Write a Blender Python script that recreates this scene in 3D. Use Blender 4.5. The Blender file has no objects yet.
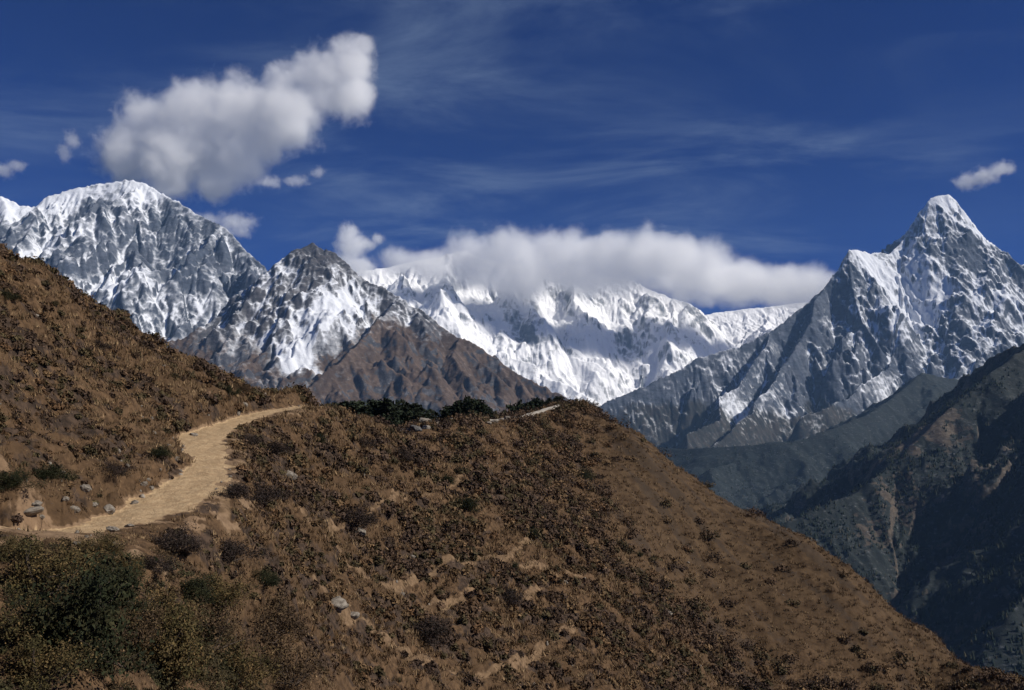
import bpy, math, random
import numpy as np
from mathutils import Vector

rng = np.random.default_rng(7)
random.seed(7)
scene = bpy.context.scene
R = math.radians

# ------------------------------------------------------------------ camera
W, H = 1024, 690
LENS = 32.0
F = LENS / 36.0 * W                      # focal length in pixels
PITCH = R(6.27)                          # camera looks slightly up the valley
cam_data = bpy.data.cameras.new("camera")
cam_data.lens = LENS
cam_data.sensor_width = 36.0
cam_data.clip_start = 0.3
cam_data.clip_end = 150000.0
cam = bpy.data.objects.new("camera", cam_data)
cam.location = (0, 0, 0)
cam.rotation_euler = (R(90) + PITCH, 0, 0)
scene.collection.objects.link(cam)
scene.camera = cam

# ------------------------------------------------------------------ sky, sun, exposure
SUN_AZ, SUN_EL = R(107), R(38)           # azimuth clockwise from the view direction
world = bpy.data.worlds.new("World")
scene.world = world
world.use_nodes = True
wn, wl = world.node_tree.nodes, world.node_tree.links
wn.clear()


def N(nt, kind, **kw):
    n = nt.nodes.new(kind)
    for k, v in kw.items():
        if k == 'i':
            for kk, vv in v.items():
                n.inputs[kk].default_value = vv
        else:
            setattr(n, k, v)
    return n


wt = world.node_tree
w_out = N(wt, 'ShaderNodeOutputWorld')
w_bg = N(wt, 'ShaderNodeBackground', i={'Strength': 0.075})
sky = N(wt, 'ShaderNodeTexSky', sky_type='NISHITA', sun_disc=False, sun_elevation=SUN_EL, sun_rotation=SUN_AZ,
        altitude=4200.0, air_density=1.0, dust_density=0.0, ozone_density=4.0)
tint = N(wt, 'ShaderNodeMix', data_type='RGBA', blend_type='MULTIPLY')
tint.inputs[0].default_value = 1.0
tint.inputs[7].default_value = (0.0, 0.205, 0.66, 1)          # deep polarised high-altitude blue
wl.new(sky.outputs[0], tint.inputs[6])
# thin cirrus, far out on the sky itself
tc = N(wt, 'ShaderNodeTexCoord')
sep = N(wt, 'ShaderNodeSeparateXYZ')
wl.new(tc.outputs['Generated'], sep.inputs[0])
zz = N(wt, 'ShaderNodeMath', operation='ADD', i={1: 0.12})
wl.new(sep.outputs[2], zz.inputs[0])
dx = N(wt, 'ShaderNodeMath', operation='DIVIDE')
dy = N(wt, 'ShaderNodeMath', operation='DIVIDE')
wl.new(sep.outputs[0], dx.inputs[0]); wl.new(zz.outputs[0], dx.inputs[1])
wl.new(sep.outputs[1], dy.inputs[0]); wl.new(zz.outputs[0], dy.inputs[1])
com = N(wt, 'ShaderNodeCombineXYZ')
wl.new(dx.outputs[0], com.inputs[0]); wl.new(dy.outputs[0], com.inputs[1])
mp = N(wt, 'ShaderNodeMapping')
mp.inputs['Rotation'].default_value = (0, 0, R(18))
mp.inputs['Scale'].default_value = (0.9, 1.5, 1)
mp.inputs['Location'].default_value = (3.1, 0.4, 0)
wl.new(com.outputs[0], mp.inputs[0])
n1 = N(wt, 'ShaderNodeTexNoise', i={'Scale': 1.6, 'Detail': 9.0, 'Roughness': 0.62, 'Distortion': 0.6})
n2 = N(wt, 'ShaderNodeTexNoise', i={'Scale': 0.75, 'Detail': 3.0, 'Roughness': 0.5})
wl.new(mp.outputs[0], n1.inputs[0]); wl.new(mp.outputs[0], n2.inputs[0])
r1 = N(wt, 'ShaderNodeMapRange', interpolation_type='SMOOTHSTEP', i={1: 0.41, 2: 0.80, 3: 0.0, 4: 1.0})
r2 = N(wt, 'ShaderNodeMapRange', interpolation_type='SMOOTHSTEP', i={1: 0.36, 2: 0.66, 3: 0.12, 4: 1.0})
wl.new(n1.outputs[0], r1.inputs[0]); wl.new(n2.outputs[0], r2.inputs[0])
mm = N(wt, 'ShaderNodeMath', operation='MULTIPLY')
wl.new(r1.outputs[0], mm.inputs[0]); wl.new(r2.outputs[0], mm.inputs[1])
m2 = N(wt, 'ShaderNodeMath', operation='MULTIPLY', i={1: 0.58})
wl.new(mm.outputs[0], m2.inputs[0])
cmix = N(wt, 'ShaderNodeMix', data_type='RGBA')
cmix.inputs[7].default_value = (3.2, 4.3, 6.0, 1)
wl.new(m2.outputs[0], cmix.inputs[0]); wl.new(tint.outputs[2], cmix.inputs[6])
wl.new(cmix.outputs[2], w_bg.inputs[0])
wl.new(w_bg.outputs[0], w_out.inputs[0])

sun_data = bpy.data.lights.new("sun", 'SUN')
sun_data.energy = 5.0
sun_data.angle = R(0.5)
sun_data.color = (1.0, 0.95, 0.87)
sun = bpy.data.objects.new("sun", sun_data)
S = Vector((math.sin(SUN_AZ) * math.cos(SUN_EL), math.cos(SUN_AZ) * math.cos(SUN_EL), math.sin(SUN_EL)))
sun.rotation_euler = S.to_track_quat('Z', 'Y').to_euler()
sun.location = (400, -400, 400)
scene.collection.objects.link(sun)

vs = scene.view_settings
vs.view_transform = 'Standard'
vs.look = 'None'
vs.exposure = 0.0
vs.gamma = 1.0
vs.use_curve_mapping = False
cy = scene.cycles
cy.max_bounces = 20
cy.diffuse_bounces = 3
cy.volume_bounces = 18
cy.transparent_max_bounces = 12
cy.volume_step_rate = 0.15
cy.volume_max_steps = 400
cy.use_denoising = True

# ------------------------------------------------------------------ helpers
ct, st = math.cos(PITCH), math.sin(PITCH)


def P(px, py, Y):
    """point at forward distance Y seen where the photograph has (px, py)"""
    u, v = (px - W / 2) / F, (H / 2 - py) / F
    k = Y / (ct - v * st)
    return np.array([u * k, Y, (st + v * ct) * k])


def smooth(x, a, b):
    t = np.clip((x - a) / (b - a), 0, 1)
    return t * t * (3 - 2 * t)


def _hash(ix, iy, seed):
    h = (ix.astype(np.uint32) * np.uint32(374761393) + iy.astype(np.uint32) * np.uint32(668265263) + np.uint32((seed * 974634777) & 0xFFFFFFFF))
    h = (h ^ (h >> np.uint32(13))) * np.uint32(1274126177)
    h = h ^ (h >> np.uint32(16))
    return h


def perlin(x, y, seed=0):
    x0, y0 = np.floor(x), np.floor(y)
    fx, fy = x - x0, y - y0
    ix, iy = x0.astype(np.int64), y0.astype(np.int64)
    u = fx * fx * fx * (fx * (fx * 6 - 15) + 10)
    v = fy * fy * fy * (fy * (fy * 6 - 15) + 10)

    def g(i, j):
        a = _hash(ix + i, iy + j, seed).astype(np.float64) * (2 * math.pi / 4294967296.0)
        return np.cos(a) * (fx - i) + np.sin(a) * (fy - j)
    n0 = g(0, 0) * (1 - u) + g(1, 0) * u
    n1_ = g(0, 1) * (1 - u) + g(1, 1) * u
    return (n0 * (1 - v) + n1_ * v) * 1.5


def fbm(x, y, octaves=5, seed=0, gain=0.5, lac=2.03):
    s, a, t = 0.0, 1.0, 0.0
    for o in range(octaves):
        s = s + a * perlin(x, y, seed + o * 17)
        t += a
        a *= gain
        x, y = x * lac + 13.7, y * lac - 7.3
    return s / t


def ridged(x, y, octaves=5, seed=0, gain=0.5, lac=2.03):
    s, a, t, w = 0.0, 1.0, 0.0, 1.0
    for o in range(octaves):
        r = 1 - np.abs(perlin(x, y, seed + o * 31))
        r = r * r * w
        w = np.clip(r * 1.6, 0, 1)
        s = s + a * r
        t += a
        a *= gain
        x, y = x * lac + 3.1, y * lac + 9.2
    return s / t


def tag(o, label, cat, kind=None, group=None):
    o['label'] = label
    o['category'] = cat
    if kind:
        o['kind'] = kind
    if group:
        o['group'] = group
    return o


def raw_mesh(name, verts, faces, attrs=None, smooth_shade=True):
    """verts (n,3), faces (m,3|4) numpy arrays -> mesh data"""
    me = bpy.data.meshes.new(name)
    verts = np.ascontiguousarray(verts, dtype=np.float32)
    faces = np.ascontiguousarray(faces, dtype=np.int32)
    k = faces.shape[1]
    me.vertices.add(len(verts))
    me.vertices.foreach_set('co', verts.ravel())
    me.loops.add(faces.size)
    me.loops.foreach_set('vertex_index', faces.ravel())
    me.polygons.add(len(faces))
    me.polygons.foreach_set('loop_start', np.arange(0, faces.size, k, dtype=np.int32))
    if smooth_shade:
        me.polygons.foreach_set('use_smooth', np.ones(len(faces), dtype=bool))
    for an, av in (attrs or {}).items():
        av = np.asarray(av, dtype=np.float32)
        if av.ndim == 1:
            a = me.attributes.new(an, 'FLOAT', 'POINT')
            a.data.foreach_set('value', av)
        else:
            a = me.attributes.new(an, 'FLOAT_COLOR', 'POINT')
            if av.shape[1] == 3:
                av = np.concatenate([av, np.ones((len(av), 1), np.float32)], 1)
            a.data.foreach_set('color', np.ascontiguousarray(av).ravel())
    me.update(calc_edges=True)
    return me


def link(name, me, mat=None, parent=None, loc=None, rot=None, scale=None):
    o = bpy.data.objects.new(name, me)
    scene.collection.objects.link(o)
    if mat is not None and me is not None and not me.materials:
        me.materials.append(mat)
    if parent is not None:
        o.parent = parent
    if loc is not None:
        o.location = loc
    if rot is not None:
        o.rotation_euler = rot
    if scale is not None:
        o.scale = scale
    return o


def grid_faces(ny, nx):
    idx = np.arange(ny * nx).reshape(ny, nx)
    return np.stack([idx[:-1, :-1], idx[:-1, 1:], idx[1:, 1:], idx[1:, :-1]], -1).reshape(-1, 4)


def new_mat(name, rough=0.9, spec=0.2):
    m = bpy.data.materials.new(name)
    m.use_nodes = True
    b = m.node_tree.nodes['Principled BSDF']
    b.inputs['Roughness'].default_value = rough
    b.inputs['Specular IOR Level'].default_value = spec
    return m, m.node_tree, b


def mixc(nt, fac, a, b, blend='MIX'):
    n = N(nt, 'ShaderNodeMix', data_type='RGBA', blend_type=blend)
    for sock, val in ((0, fac), (6, a), (7, b)):
        if isinstance(val, (int, float)):
            n.inputs[sock].default_value = val
        elif isinstance(val, tuple):
            n.inputs[sock].default_value = val if len(val) == 4 else val + (1,)
        else:
            nt.links.new(val, n.inputs[sock])
    return n.outputs[2]


def math_(nt, op, a, b=None, clamp=False):
    n = N(nt, 'ShaderNodeMath', operation=op, use_clamp=clamp)
    for i_, val in ((0, a), (1, b)):
        if val is None:
            continue
        if isinstance(val, (int, float)):
            n.inputs[i_].default_value = val
        else:
            nt.links.new(val, n.inputs[i_])
    return n.outputs[0]


def rangen(nt, val, a, b, c=0.0, d=1.0, interp='SMOOTHSTEP'):
    n = N(nt, 'ShaderNodeMapRange', interpolation_type=interp, i={1: a, 2: b, 3: c, 4: d})
    nt.links.new(val, n.inputs[0])
    return n.outputs[0]


def noise(nt, vec, scale, detail=5, rough=0.55, dist=0.0):
    n = N(nt, 'ShaderNodeTexNoise', i={'Scale': scale, 'Detail': detail, 'Roughness': rough, 'Distortion': dist})
    nt.links.new(vec, n.inputs[0])
    return n.outputs[0]


def objco(nt):
    return N(nt, 'ShaderNodeTexCoord').outputs['Object']


def attr(nt, name):
    return N(nt, 'ShaderNodeAttribute', attribute_name=name)


# ------------------------------------------------------------------ mountains
def erode(h, cell, seed, drops=120000, steps=45, ke=0.055, kd=0.06, kc=2.2):
    """droplet erosion; returns eroded height and a flow map"""
    r = np.random.default_rng(seed)
    g = (h / cell).astype(np.float64)
    ny, nx = g.shape
    flow = np.zeros(ny * nx)
    batch = 6000
    for _ in range(drops // batch):
        x = r.uniform(2, nx - 3, batch); y = r.uniform(2, ny - 3, batch)
        vx = np.zeros(batch); vy = np.zeros(batch)
        sed = np.zeros(batch); vel = np.ones(batch); wat = np.ones(batch)
        alive = np.ones(batch, bool)
        for s_ in range(steps):
            ix, iy = x.astype(int), y.astype(int)
            fx, fy = x - ix, y - iy
            a, b = g[iy, ix], g[iy, ix + 1]
            c, d = g[iy + 1, ix], g[iy + 1, ix + 1]
            gx = (b - a) * (1 - fy) + (d - c) * fy
            gy = (c - a) * (1 - fx) + (d - b) * fx
            ho = a * (1 - fx) * (1 - fy) + b * fx * (1 - fy) + c * (1 - fx) * fy + d * fx * fy
            vx = vx * 0.25 - gx * 0.75; vy = vy * 0.25 - gy * 0.75
            ln = np.hypot(vx, vy) + 1e-9
            vx, vy = vx / ln, vy / ln
            xn = np.clip(x + vx, 1, nx - 3); yn = np.clip(y + vy, 1, ny - 3)
            jx, jy = xn.astype(int), yn.astype(int)
            ex, ey = xn - jx, yn - jy
            hn = (g[jy, jx] * (1 - ex) * (1 - ey) + g[jy, jx + 1] * ex * (1 - ey) + g[jy + 1, jx] * (1 - ex) * ey + g[jy + 1, jx + 1] * ex * ey)
            dh = hn - ho
            cap = np.maximum(-dh, 0.02) * vel * wat * kc
            dep = np.where(dh > 0, np.minimum(dh, sed), (sed - cap) * kd)
            ero = np.minimum((cap - sed) * ke, np.maximum(-dh, 0) * 0.25)
            amt = np.where((dh > 0) | (sed > cap), dep, -ero) * alive
            sed = sed - amt
            k = iy * nx + ix
            dlt = (np.bincount(k, amt * (1 - fx) * (1 - fy), ny * nx) + np.bincount(k + 1, amt * fx * (1 - fy), ny * nx)
                   + np.bincount(k + nx, amt * (1 - fx) * fy, ny * nx) + np.bincount(k + nx + 1, amt * fx * fy, ny * nx))
            g += dlt.reshape(ny, nx)
            flow += np.bincount(k, wat * alive, ny * nx)
            vel = np.sqrt(np.clip(vel * vel - dh * 2.0, 0.05, 9))
            wat *= 0.975
            x, y = xn, yn
            alive &= (x > 1.5) & (x < nx - 3.5) & (y > 1.5) & (y < ny - 3.5)
    return g * cell, flow.reshape(ny, nx)


def blur(a, n=1):
    for _ in range(n):
        p = np.pad(a, 1, mode='edge')
        a = (p[:-2, 1:-1] + p[2:, 1:-1] + p[1:-1, :-2] + p[1:-1, 2:] + 4 * p[1:-1, 1:-1]) / 8
    return a


def wiggle(pts, seg, amp, r):
    """resample a 3D polyline every seg metres and shake it a little"""
    pts = np.array(pts, float)
    out = [pts[0]]
    for a, b in zip(pts[:-1], pts[1:]):
        n = max(1, int(np.linalg.norm((b - a)[:2]) / seg))
        for k in range(1, n + 1):
            p = a + (b - a) * k / n
            if k < n:
                p = p + np.array([r.normal(0, amp), r.normal(0, amp), r.normal(0, amp * 0.35)])
            out.append(p)
    return out


def grow(parent, r, spacing, length, slope, jitter=0.5, both=True):
    """side ridges leaving a parent ridge"""
    kids = []
    parent = [np.array(p) for p in parent]
    acc, side = r.uniform(0, spacing), 1
    for a, b in zip(parent[:-1], parent[1:]):
        d = b - a
        L = np.linalg.norm(d[:2])
        if L < 1e-6:
            continue
        acc += L
        while acc > spacing:
            acc -= spacing * r.uniform(0.7, 1.4)
            for sgn in ((1, -1) if both else (1,)):
                p = a + d * r.uniform(0, 1)
                t = d / L
                nrm = np.array([-t[1], t[0]]) * sgn
                down = -np.sign(d[2]) * t[:2] * min(1.0, abs(d[2]) / L) * 0.9
                dirv = nrm + down + r.normal(0, jitter * 0.5, 2)
                dirv /= np.linalg.norm(dirv)
                ln = length * r.uniform(0.5, 1.25)
                pts = [p.copy()]
                n = 5
                for k in range(n):
                    dirv = dirv + r.normal(0, 0.22, 2)
                    dirv /= np.linalg.norm(dirv)
                    q = pts[-1].copy()
                    q[:2] += dirv * ln / n
                    q[2] -= ln / n * slope * r.uniform(0.7, 1.3) * (1.5 if k == 0 else 1.0)
                    pts.append(q)
                kids.append(pts)
    return kids


def build_heights(X, Y, ridges, k, L0, floor):
    """max over ridge segments of a concave flank profile"""
    best = np.full(X.shape, -1e9)
    dist = np.zeros(X.shape)
    for rd, kk in ridges:
        for a, b in zip(rd[:-1], rd[1:]):
            ab = b[:2] - a[:2]
            L2 = max(ab @ ab, 1e-6)
            t = np.clip(((X - a[0]) * ab[0] + (Y - a[1]) * ab[1]) / L2, 0, 1)
            d = np.hypot(X - a[0] - t * ab[0], Y - a[1] - t * ab[1])
            z = a[2] + (b[2] - a[2]) * t - kk * (0.6 * L0 * (1 - np.exp(-d / L0)) + 0.4 * d)
            m = z > best
            best = np.where(m, z, best)
            dist = np.where(m, d, dist)
    return np.maximum(best, floor), dist


def mountain(label, seed, xr, yr, nx, ny, main, spurs, k=1.25, L0=2200, floor=-1300, lvl1=(500, 900, 0.62), lvl2=(220, 300, 0.7),
             rough=120, rfreq=1 / 700, snowf=None, mat=None, drops=150000, wig=14, silh=6.0, name='mountain', warp=60, crags=60, cragw=200, jag=0.22, ledge=(110, 26, 0.45), patches=(), bare=()):
    r = np.random.default_rng(seed)
    xs, ys = np.linspace(*xr, nx), np.linspace(*yr, ny)
    X, Y = np.meshgrid(xs, ys)
    cell = (xr[1] - xr[0]) / (nx - 1)
    ridges = []
    mains = [wiggle([P(*q) for q in main], 220, wig, r)] + [wiggle([P(*q) for q in s_], 190, wig * 3.6, r) for s_ in spurs]
    for m_ in mains:
        ridges.append((m_, k))
    l1 = []
    for m_ in mains:
        l1 += grow(m_, r, lvl1[0], lvl1[1], lvl1[2])
    for m_ in l1:
        ridges.append((m_, k * 1.05))
    if lvl2:
        for m_ in l1:
            for c in grow(m_, r, lvl2[0], lvl2[1], lvl2[2]):
                ridges.append((c[:4], k * 1.1))
    wx = fbm(X / 420, Y / 420, 3, seed + 3) * warp
    wy = fbm(X / 420 + 50, Y / 420, 3, seed + 4) * warp
    # main ridges exact, the rest warped
    hm, dm = build_heights(X, Y, ridges[:len(mains)], k, L0, floor - 500)
    hs, ds = build_heights(X + wx, Y + wy, ridges[len(mains):], k, L0, floor)
    h = np.maximum(hm, hs)
    d = np.where(hm > hs, dm, np.minimum(dm, ds + 40))
    f = smooth(dm, 0, 450)
    h = h + (ridged(X * rfreq + wx / 900, Y * rfreq, 6, seed + 9, 0.55) - 0.5) * rough * (0.12 + 0.88 * f)
    h = h + fbm(X / 130, Y / 130, 4, seed + 21) * silh
    h = np.maximum(h, floor + fbm(X / 600, Y / 600, 4, seed) * 60)
    h, flow = erode(h, cell, seed, drops)
    u_ = (h + 0.42 * X - 0.18 * Y + wx * 2.2 + wy) / ledge[0]
    led = ridged(u_ + fbm(X / 240, Y / 240, 4, seed + 45) * 1.3, (X - 0.5 * h) / (ledge[0] * 4.5), 4, seed + 47, 0.55) - 0.42
    u2_ = (h - 0.55 * X - 0.1 * Y - wx * 1.7) / (ledge[0] * 1.6)
    led2 = ridged(u2_ + fbm(X / 300, Y / 300, 4, seed + 46) * 1.3, (X + 0.5 * h) / (ledge[0] * 5.5), 4, seed + 48, 0.55) - 0.42
    h = h + (led + 0.8 * led2) * ledge[1] * smooth(dm, -30, 200)
    crag = ridged((X + 0.5 * h + wx) / cragw, (Y - 0.35 * h + wy) / (cragw * 0.8), 5, seed + 41, 0.6) - 0.5
    h = h + crag * crags * (jag + (1 - jag) * smooth(dm, 10, 180)) + (ridged(X * 3.8 / cragw + crag, Y * 3.8 / cragw, 3, seed + 43) - 0.5) * crags * 0.22
    h = 0.7 * h + 0.3 * blur(h, 1)
    gy, gx = np.gradient(h, ys[1] - ys[0], xs[1] - xs[0])
    slope = np.hypot(gx, gy)
    conc = (blur(h, 10) - h) / cell
    fl = np.log1p(blur(flow, 1)); fl = (fl - fl.mean()) / (fl.std() + 1e-6)
    snow, veg = snowf(X, Y, h, slope, gx, gy, conc, fl, dm)
    snow = snow + (led + led2) * ledge[2] * (snow > 0.02)
    for (px, py, Yp, rp, amt) in patches:                      # snowfields and bare faces at known places
        q = P(px, py, Yp)
        dd = np.hypot(X - q[0], Y - q[1]) + fbm(X / (rp * 0.7), Y / (rp * 0.7), 4, seed + 51) * rp * 0.9
        snow = snow + amt * (1 - smooth(dd, rp * 0.3, rp))
    for (px, py, Yp, rp, amt) in bare:                         # crags and landslips where the wood is broken
        q = P(px, py, Yp)
        dd = np.hypot(X - q[0], Y - q[1]) + fbm(X / (rp * 0.35), (Y + h) / (rp * 0.5), 5, seed + 53, 0.65) * rp * 1.6
        veg = veg - amt * (1 - smooth(dd, rp * 0.2, rp))
    cx, cyy = X.mean(), Y.mean()
    V = np.stack([X - cx, Y - cyy, h - floor], -1).reshape(-1, 3)
    me = raw_mesh(name, V, grid_faces(ny, nx), {'snow': snow.ravel(), 'veg': veg.ravel()})
    o = link(name, me, mat, loc=(cx, cyy, floor))
    tag(o, label, 'mountain', 'structure')
    return o, X, Y, h, slope


def alpine_material(name, rock_a, rock_b, veg_a, veg_b, scale=1.0, snow_col=(0.74, 0.76, 0.80)):
    m, nt, b = new_mat(name, 0.85, 0.25)
    co = objco(nt)
    big = noise(nt, co, 0.004 * scale, 6, 0.6)
    fine = noise(nt, co, 0.03 * scale, 8, 0.68)
    mp_ = N(nt, 'ShaderNodeMapping')
    mp_.inputs['Scale'].default_value = (1, 1, 3.2)
    mp_.inputs['Rotation'].default_value = (R(14), R(-9), 0)
    nt.links.new(co, mp_.inputs[0])
    strata = noise(nt, mp_.outputs[0], 0.012 * scale, 5, 0.6, 0.4)
    rock = mixc(nt, rangen(nt, big, 0.35, 0.65), rock_a, rock_b)
    rock = mixc(nt, rangen(nt, strata, 0.35, 0.7), rock, tuple(0.55 * c for c in rock_a))
    rock = mixc(nt, rangen(nt, fine, 0.5, 0.75, 0, 0.6), rock, tuple(min(1, 1.7 * c) for c in rock_b))
    vegc = mixc(nt, rangen(nt, fine, 0.36, 0.64), veg_a, veg_b)
    vegc = mixc(nt, rangen(nt, big, 0.4, 0.62, 0, 0.7), vegc, tuple(0.55 * c for c in veg_a))
    va = math_(nt, 'ADD', attr(nt, 'veg').outputs['Fac'], math_(nt, 'MULTIPLY', math_(nt, 'SUBTRACT', fine, 0.5), 0.8))
    ground = mixc(nt, rangen(nt, va, 0.35, 0.65), rock, vegc)
    sa = math_(nt, 'ADD', attr(nt, 'snow').outputs['Fac'], math_(nt, 'MULTIPLY', math_(nt, 'SUBTRACT', fine, 0.5), 0.98))
    sa = math_(nt, 'ADD', sa, math_(nt, 'MULTIPLY', math_(nt, 'SUBTRACT', strata, 0.5), 0.7))
    sfac = math_(nt, 'ADD', rangen(nt, sa, 0.02, 0.86, 0, 0.66), rangen(nt, sa, 0.56, 0.84, 0, 0.34))
    col = mixc(nt, sfac, ground, snow_col)
    nt.links.new(col, b.inputs['Base Color'])
    bp = N(nt, 'ShaderNodeBump', i={'Strength': 0.55, 'Distance': 14.0 / scale})
    nt.links.new(fine, bp.inputs['Height'])
    nt.links.new(bp.outputs[0], b.inputs['Normal'])
    return m


mat_left = alpine_material('snowy_granite', (0.062, 0.076, 0.104), (0.108, 0.118, 0.142), (0.12, 0.082, 0.06), (0.16, 0.11, 0.08))
mat_mid = alpine_material('brown_buttress_rock', (0.055, 0.058, 0.070), (0.105, 0.100, 0.105), (0.080, 0.055, 0.043), (0.118, 0.082, 0.060), 1.4)
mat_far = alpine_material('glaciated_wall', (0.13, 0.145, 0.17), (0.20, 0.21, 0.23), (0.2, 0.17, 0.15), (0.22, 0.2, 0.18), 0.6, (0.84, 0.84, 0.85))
mat_peak = alpine_material('pyramid_rock', (0.052, 0.066, 0.094), (0.098, 0.108, 0.132), (0.018, 0.022, 0.021), (0.044, 0.036, 0.030), 1.0)
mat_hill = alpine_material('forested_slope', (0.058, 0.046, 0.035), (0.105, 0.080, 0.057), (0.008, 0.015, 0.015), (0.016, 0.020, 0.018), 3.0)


def snow_left(X, Y, h, s, gx, gy, c, fl, dm):
    n = fbm(X / 420, Y / 420, 5, 61)
    alt = smooth(h + n * 350, 500, 1500)
    snow = 0.25 + 0.36 * alt + 0.42 * (1.15 - s) + 0.10 * np.clip(c, -2, 2) + 0.16 * np.clip(fl, -1, 2) + n * 0.55
    snow = snow + 0.5 * smooth(h, 2120, 2260)
    veg = smooth(-h + n * 200, -900, -500)
    return snow * smooth(h + n * 300, 450, 800), veg


def snow_mid(X, Y, h, s, gx, gy, c, fl, dm):
    n = fbm(X / 300, Y / 300, 5, 71)
    lim = np.maximum(660 + 0.62 * np.minimum(0, X + 800), 500 + 0.5 * (-1600 - X)) + n * 260
    alt = smooth(h - lim, -80, 160)
    snow = alt * (0.60 + 0.45 * (1.05 - s) + 0.12 * np.clip(c, -2, 2) + 0.2 * np.clip(fl, -1, 2) + n * 0.5)
    veg = smooth(-(h - lim), -260, 90) * (1 - 0.9 * smooth(s + fbm(X / 200, Y / 200, 4, 73) * 1.3, 1.35, 2.0))
    return snow, veg


def snow_far(X, Y, h, s, gx, gy, c, fl, dm):
    n = fbm(X / 800, Y / 800, 5, 81)
    snow = 1.12 + 0.38 * (1.3 - s) + 0.12 * np.clip(c, -2, 2) + 0.05 * np.clip(fl, -1, 2) + n * 0.6
    veg = smooth(-h, -350, 200)
    return snow * (0.55 + 0.45 * smooth(h + n * 300, 200, 800)), veg


def snow_peak(X, Y, h, s, gx, gy, c, fl, dm):
    n = fbm(X / 420, Y / 420, 5, 91)
    alt = smooth(h + n * 330, 250, 1250)
    snow = 0.33 + 0.28 * alt + 0.40 * (1.3 - s) + 0.10 * np.clip(c, -2, 2) + 0.20 * np.clip(fl, -1, 2) + n * 0.55
    snow = snow - 0.10 * smooth(gx, 0.2, 1.2) + 0.35 * smooth(h, 1900, 2500)
    veg = smooth(-(h + n * 250), -520, -120)
    return snow * smooth(h + n * 240, -90, 400), veg


def snow_terrace(X, Y, h, s, gx, gy, c, fl, dm):
    n = fbm(X / 160, Y / 160, 5, 105)
    return np.zeros_like(h), 1.0 - 0.3 * smooth(n, 0.15, 0.45)


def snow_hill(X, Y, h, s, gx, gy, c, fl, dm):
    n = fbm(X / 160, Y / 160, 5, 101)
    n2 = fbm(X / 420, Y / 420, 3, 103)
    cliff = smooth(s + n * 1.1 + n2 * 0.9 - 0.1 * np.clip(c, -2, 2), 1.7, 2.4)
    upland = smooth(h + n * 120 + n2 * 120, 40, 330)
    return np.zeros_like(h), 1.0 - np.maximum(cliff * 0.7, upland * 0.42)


M1 = mountain('broad snow-streaked massif with a rounded snow cap, left of the valley', 11, (-6200, -1300), (5000, 9600), 500, 460,
    [(-160, 240, 7900), (-60, 208, 8000), (0, 196, 8000), (22, 204, 8000), (38, 207, 8000), (46, 197, 8050), (62, 191, 8100), (85, 187, 8150), (105, 183, 8200),
     (128, 180, 8200), (146, 182, 8200), (158, 191, 8150), (178, 203, 8050), (200, 213, 7950), (225, 229, 7800), (250, 254, 7600), (265, 270, 7500), (300, 312, 7300)],
    [[(46, 197, 8050), (60, 240, 7650), (88, 290, 7200), (130, 340, 6800)], [(128, 180, 8200), (138, 230, 7750), (152, 280, 7250), (190, 335, 6700)],
     [(200, 213, 7950), (206, 262, 7450), (216, 310, 6950), (232, 352, 6500)], [(0, 196, 8000), (20, 242, 7600), (62, 292, 7100)]],
    snowf=snow_left, mat=mat_left, k=1.25, rough=220, crags=92, cragw=230, jag=0.3, drops=30000,
    patches=[(60, 200, 8050, 260, 0.5), (60, 270, 7400, 420, 0.45), (115, 320, 7000, 350, 0.5), (165, 330, 6900, 260, 0.4), (12, 212, 7900, 330, 0.6), (175, 235, 7700, 480, -0.42), (95, 228, 7800, 380, -0.42), (125, 265, 7450, 260, -0.35), (215, 285, 7350, 360, -0.35), (150, 190, 8150, 200, 0.4)])
M2 = mountain('brown rock buttress with a jagged dark snow-dusted summit in front of the white wall', 22, (-2900, 1300), (3100, 6500), 640, 520,
    [(90, 385, 5000), (150, 350, 5100), (190, 332, 5200), (225, 312, 5350), (250, 290, 5450), (268, 272, 5550), (284, 259, 5600), (297, 246, 5650), (312, 243, 5700),
     (330, 250, 5650), (350, 266, 5600), (375, 284, 5500), (400, 298, 5400), (430, 317, 5300), (460, 336, 5200), (500, 361, 5100), (530, 379, 5000), (560, 396, 4900), (590, 412, 4800), (640, 440, 4700)],
    [[(400, 298, 5400), (385, 313, 5150), (365, 336, 4900), (340, 360, 4650), (310, 385, 4450), (285, 402, 4350), (250, 425, 4200)],
     [(312, 243, 5700), (292, 290, 5350), (272, 330, 5050), (256, 375, 4750)],
     [(460, 336, 5200), (462, 370, 4800), (470, 410, 4400)]],
    snowf=snow_mid, mat=mat_mid, k=1.1, L0=1800, rough=110, rfreq=1 / 420, lvl1=(330, 520, 0.6), lvl2=(150, 190, 0.7), silh=5, wig=9, crags=48, cragw=150, jag=0.75, drops=24000, ledge=(80, 14, 0.4),
    patches=[(345, 300, 5300, 260, 0.5), (325, 330, 5050, 240, 0.6), (300, 365, 4800, 170, 0.9), (290, 390, 4500, 130, 0.9), (312, 256, 5600, 300, -0.45), (375, 296, 5400, 160, -0.2)])
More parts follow.
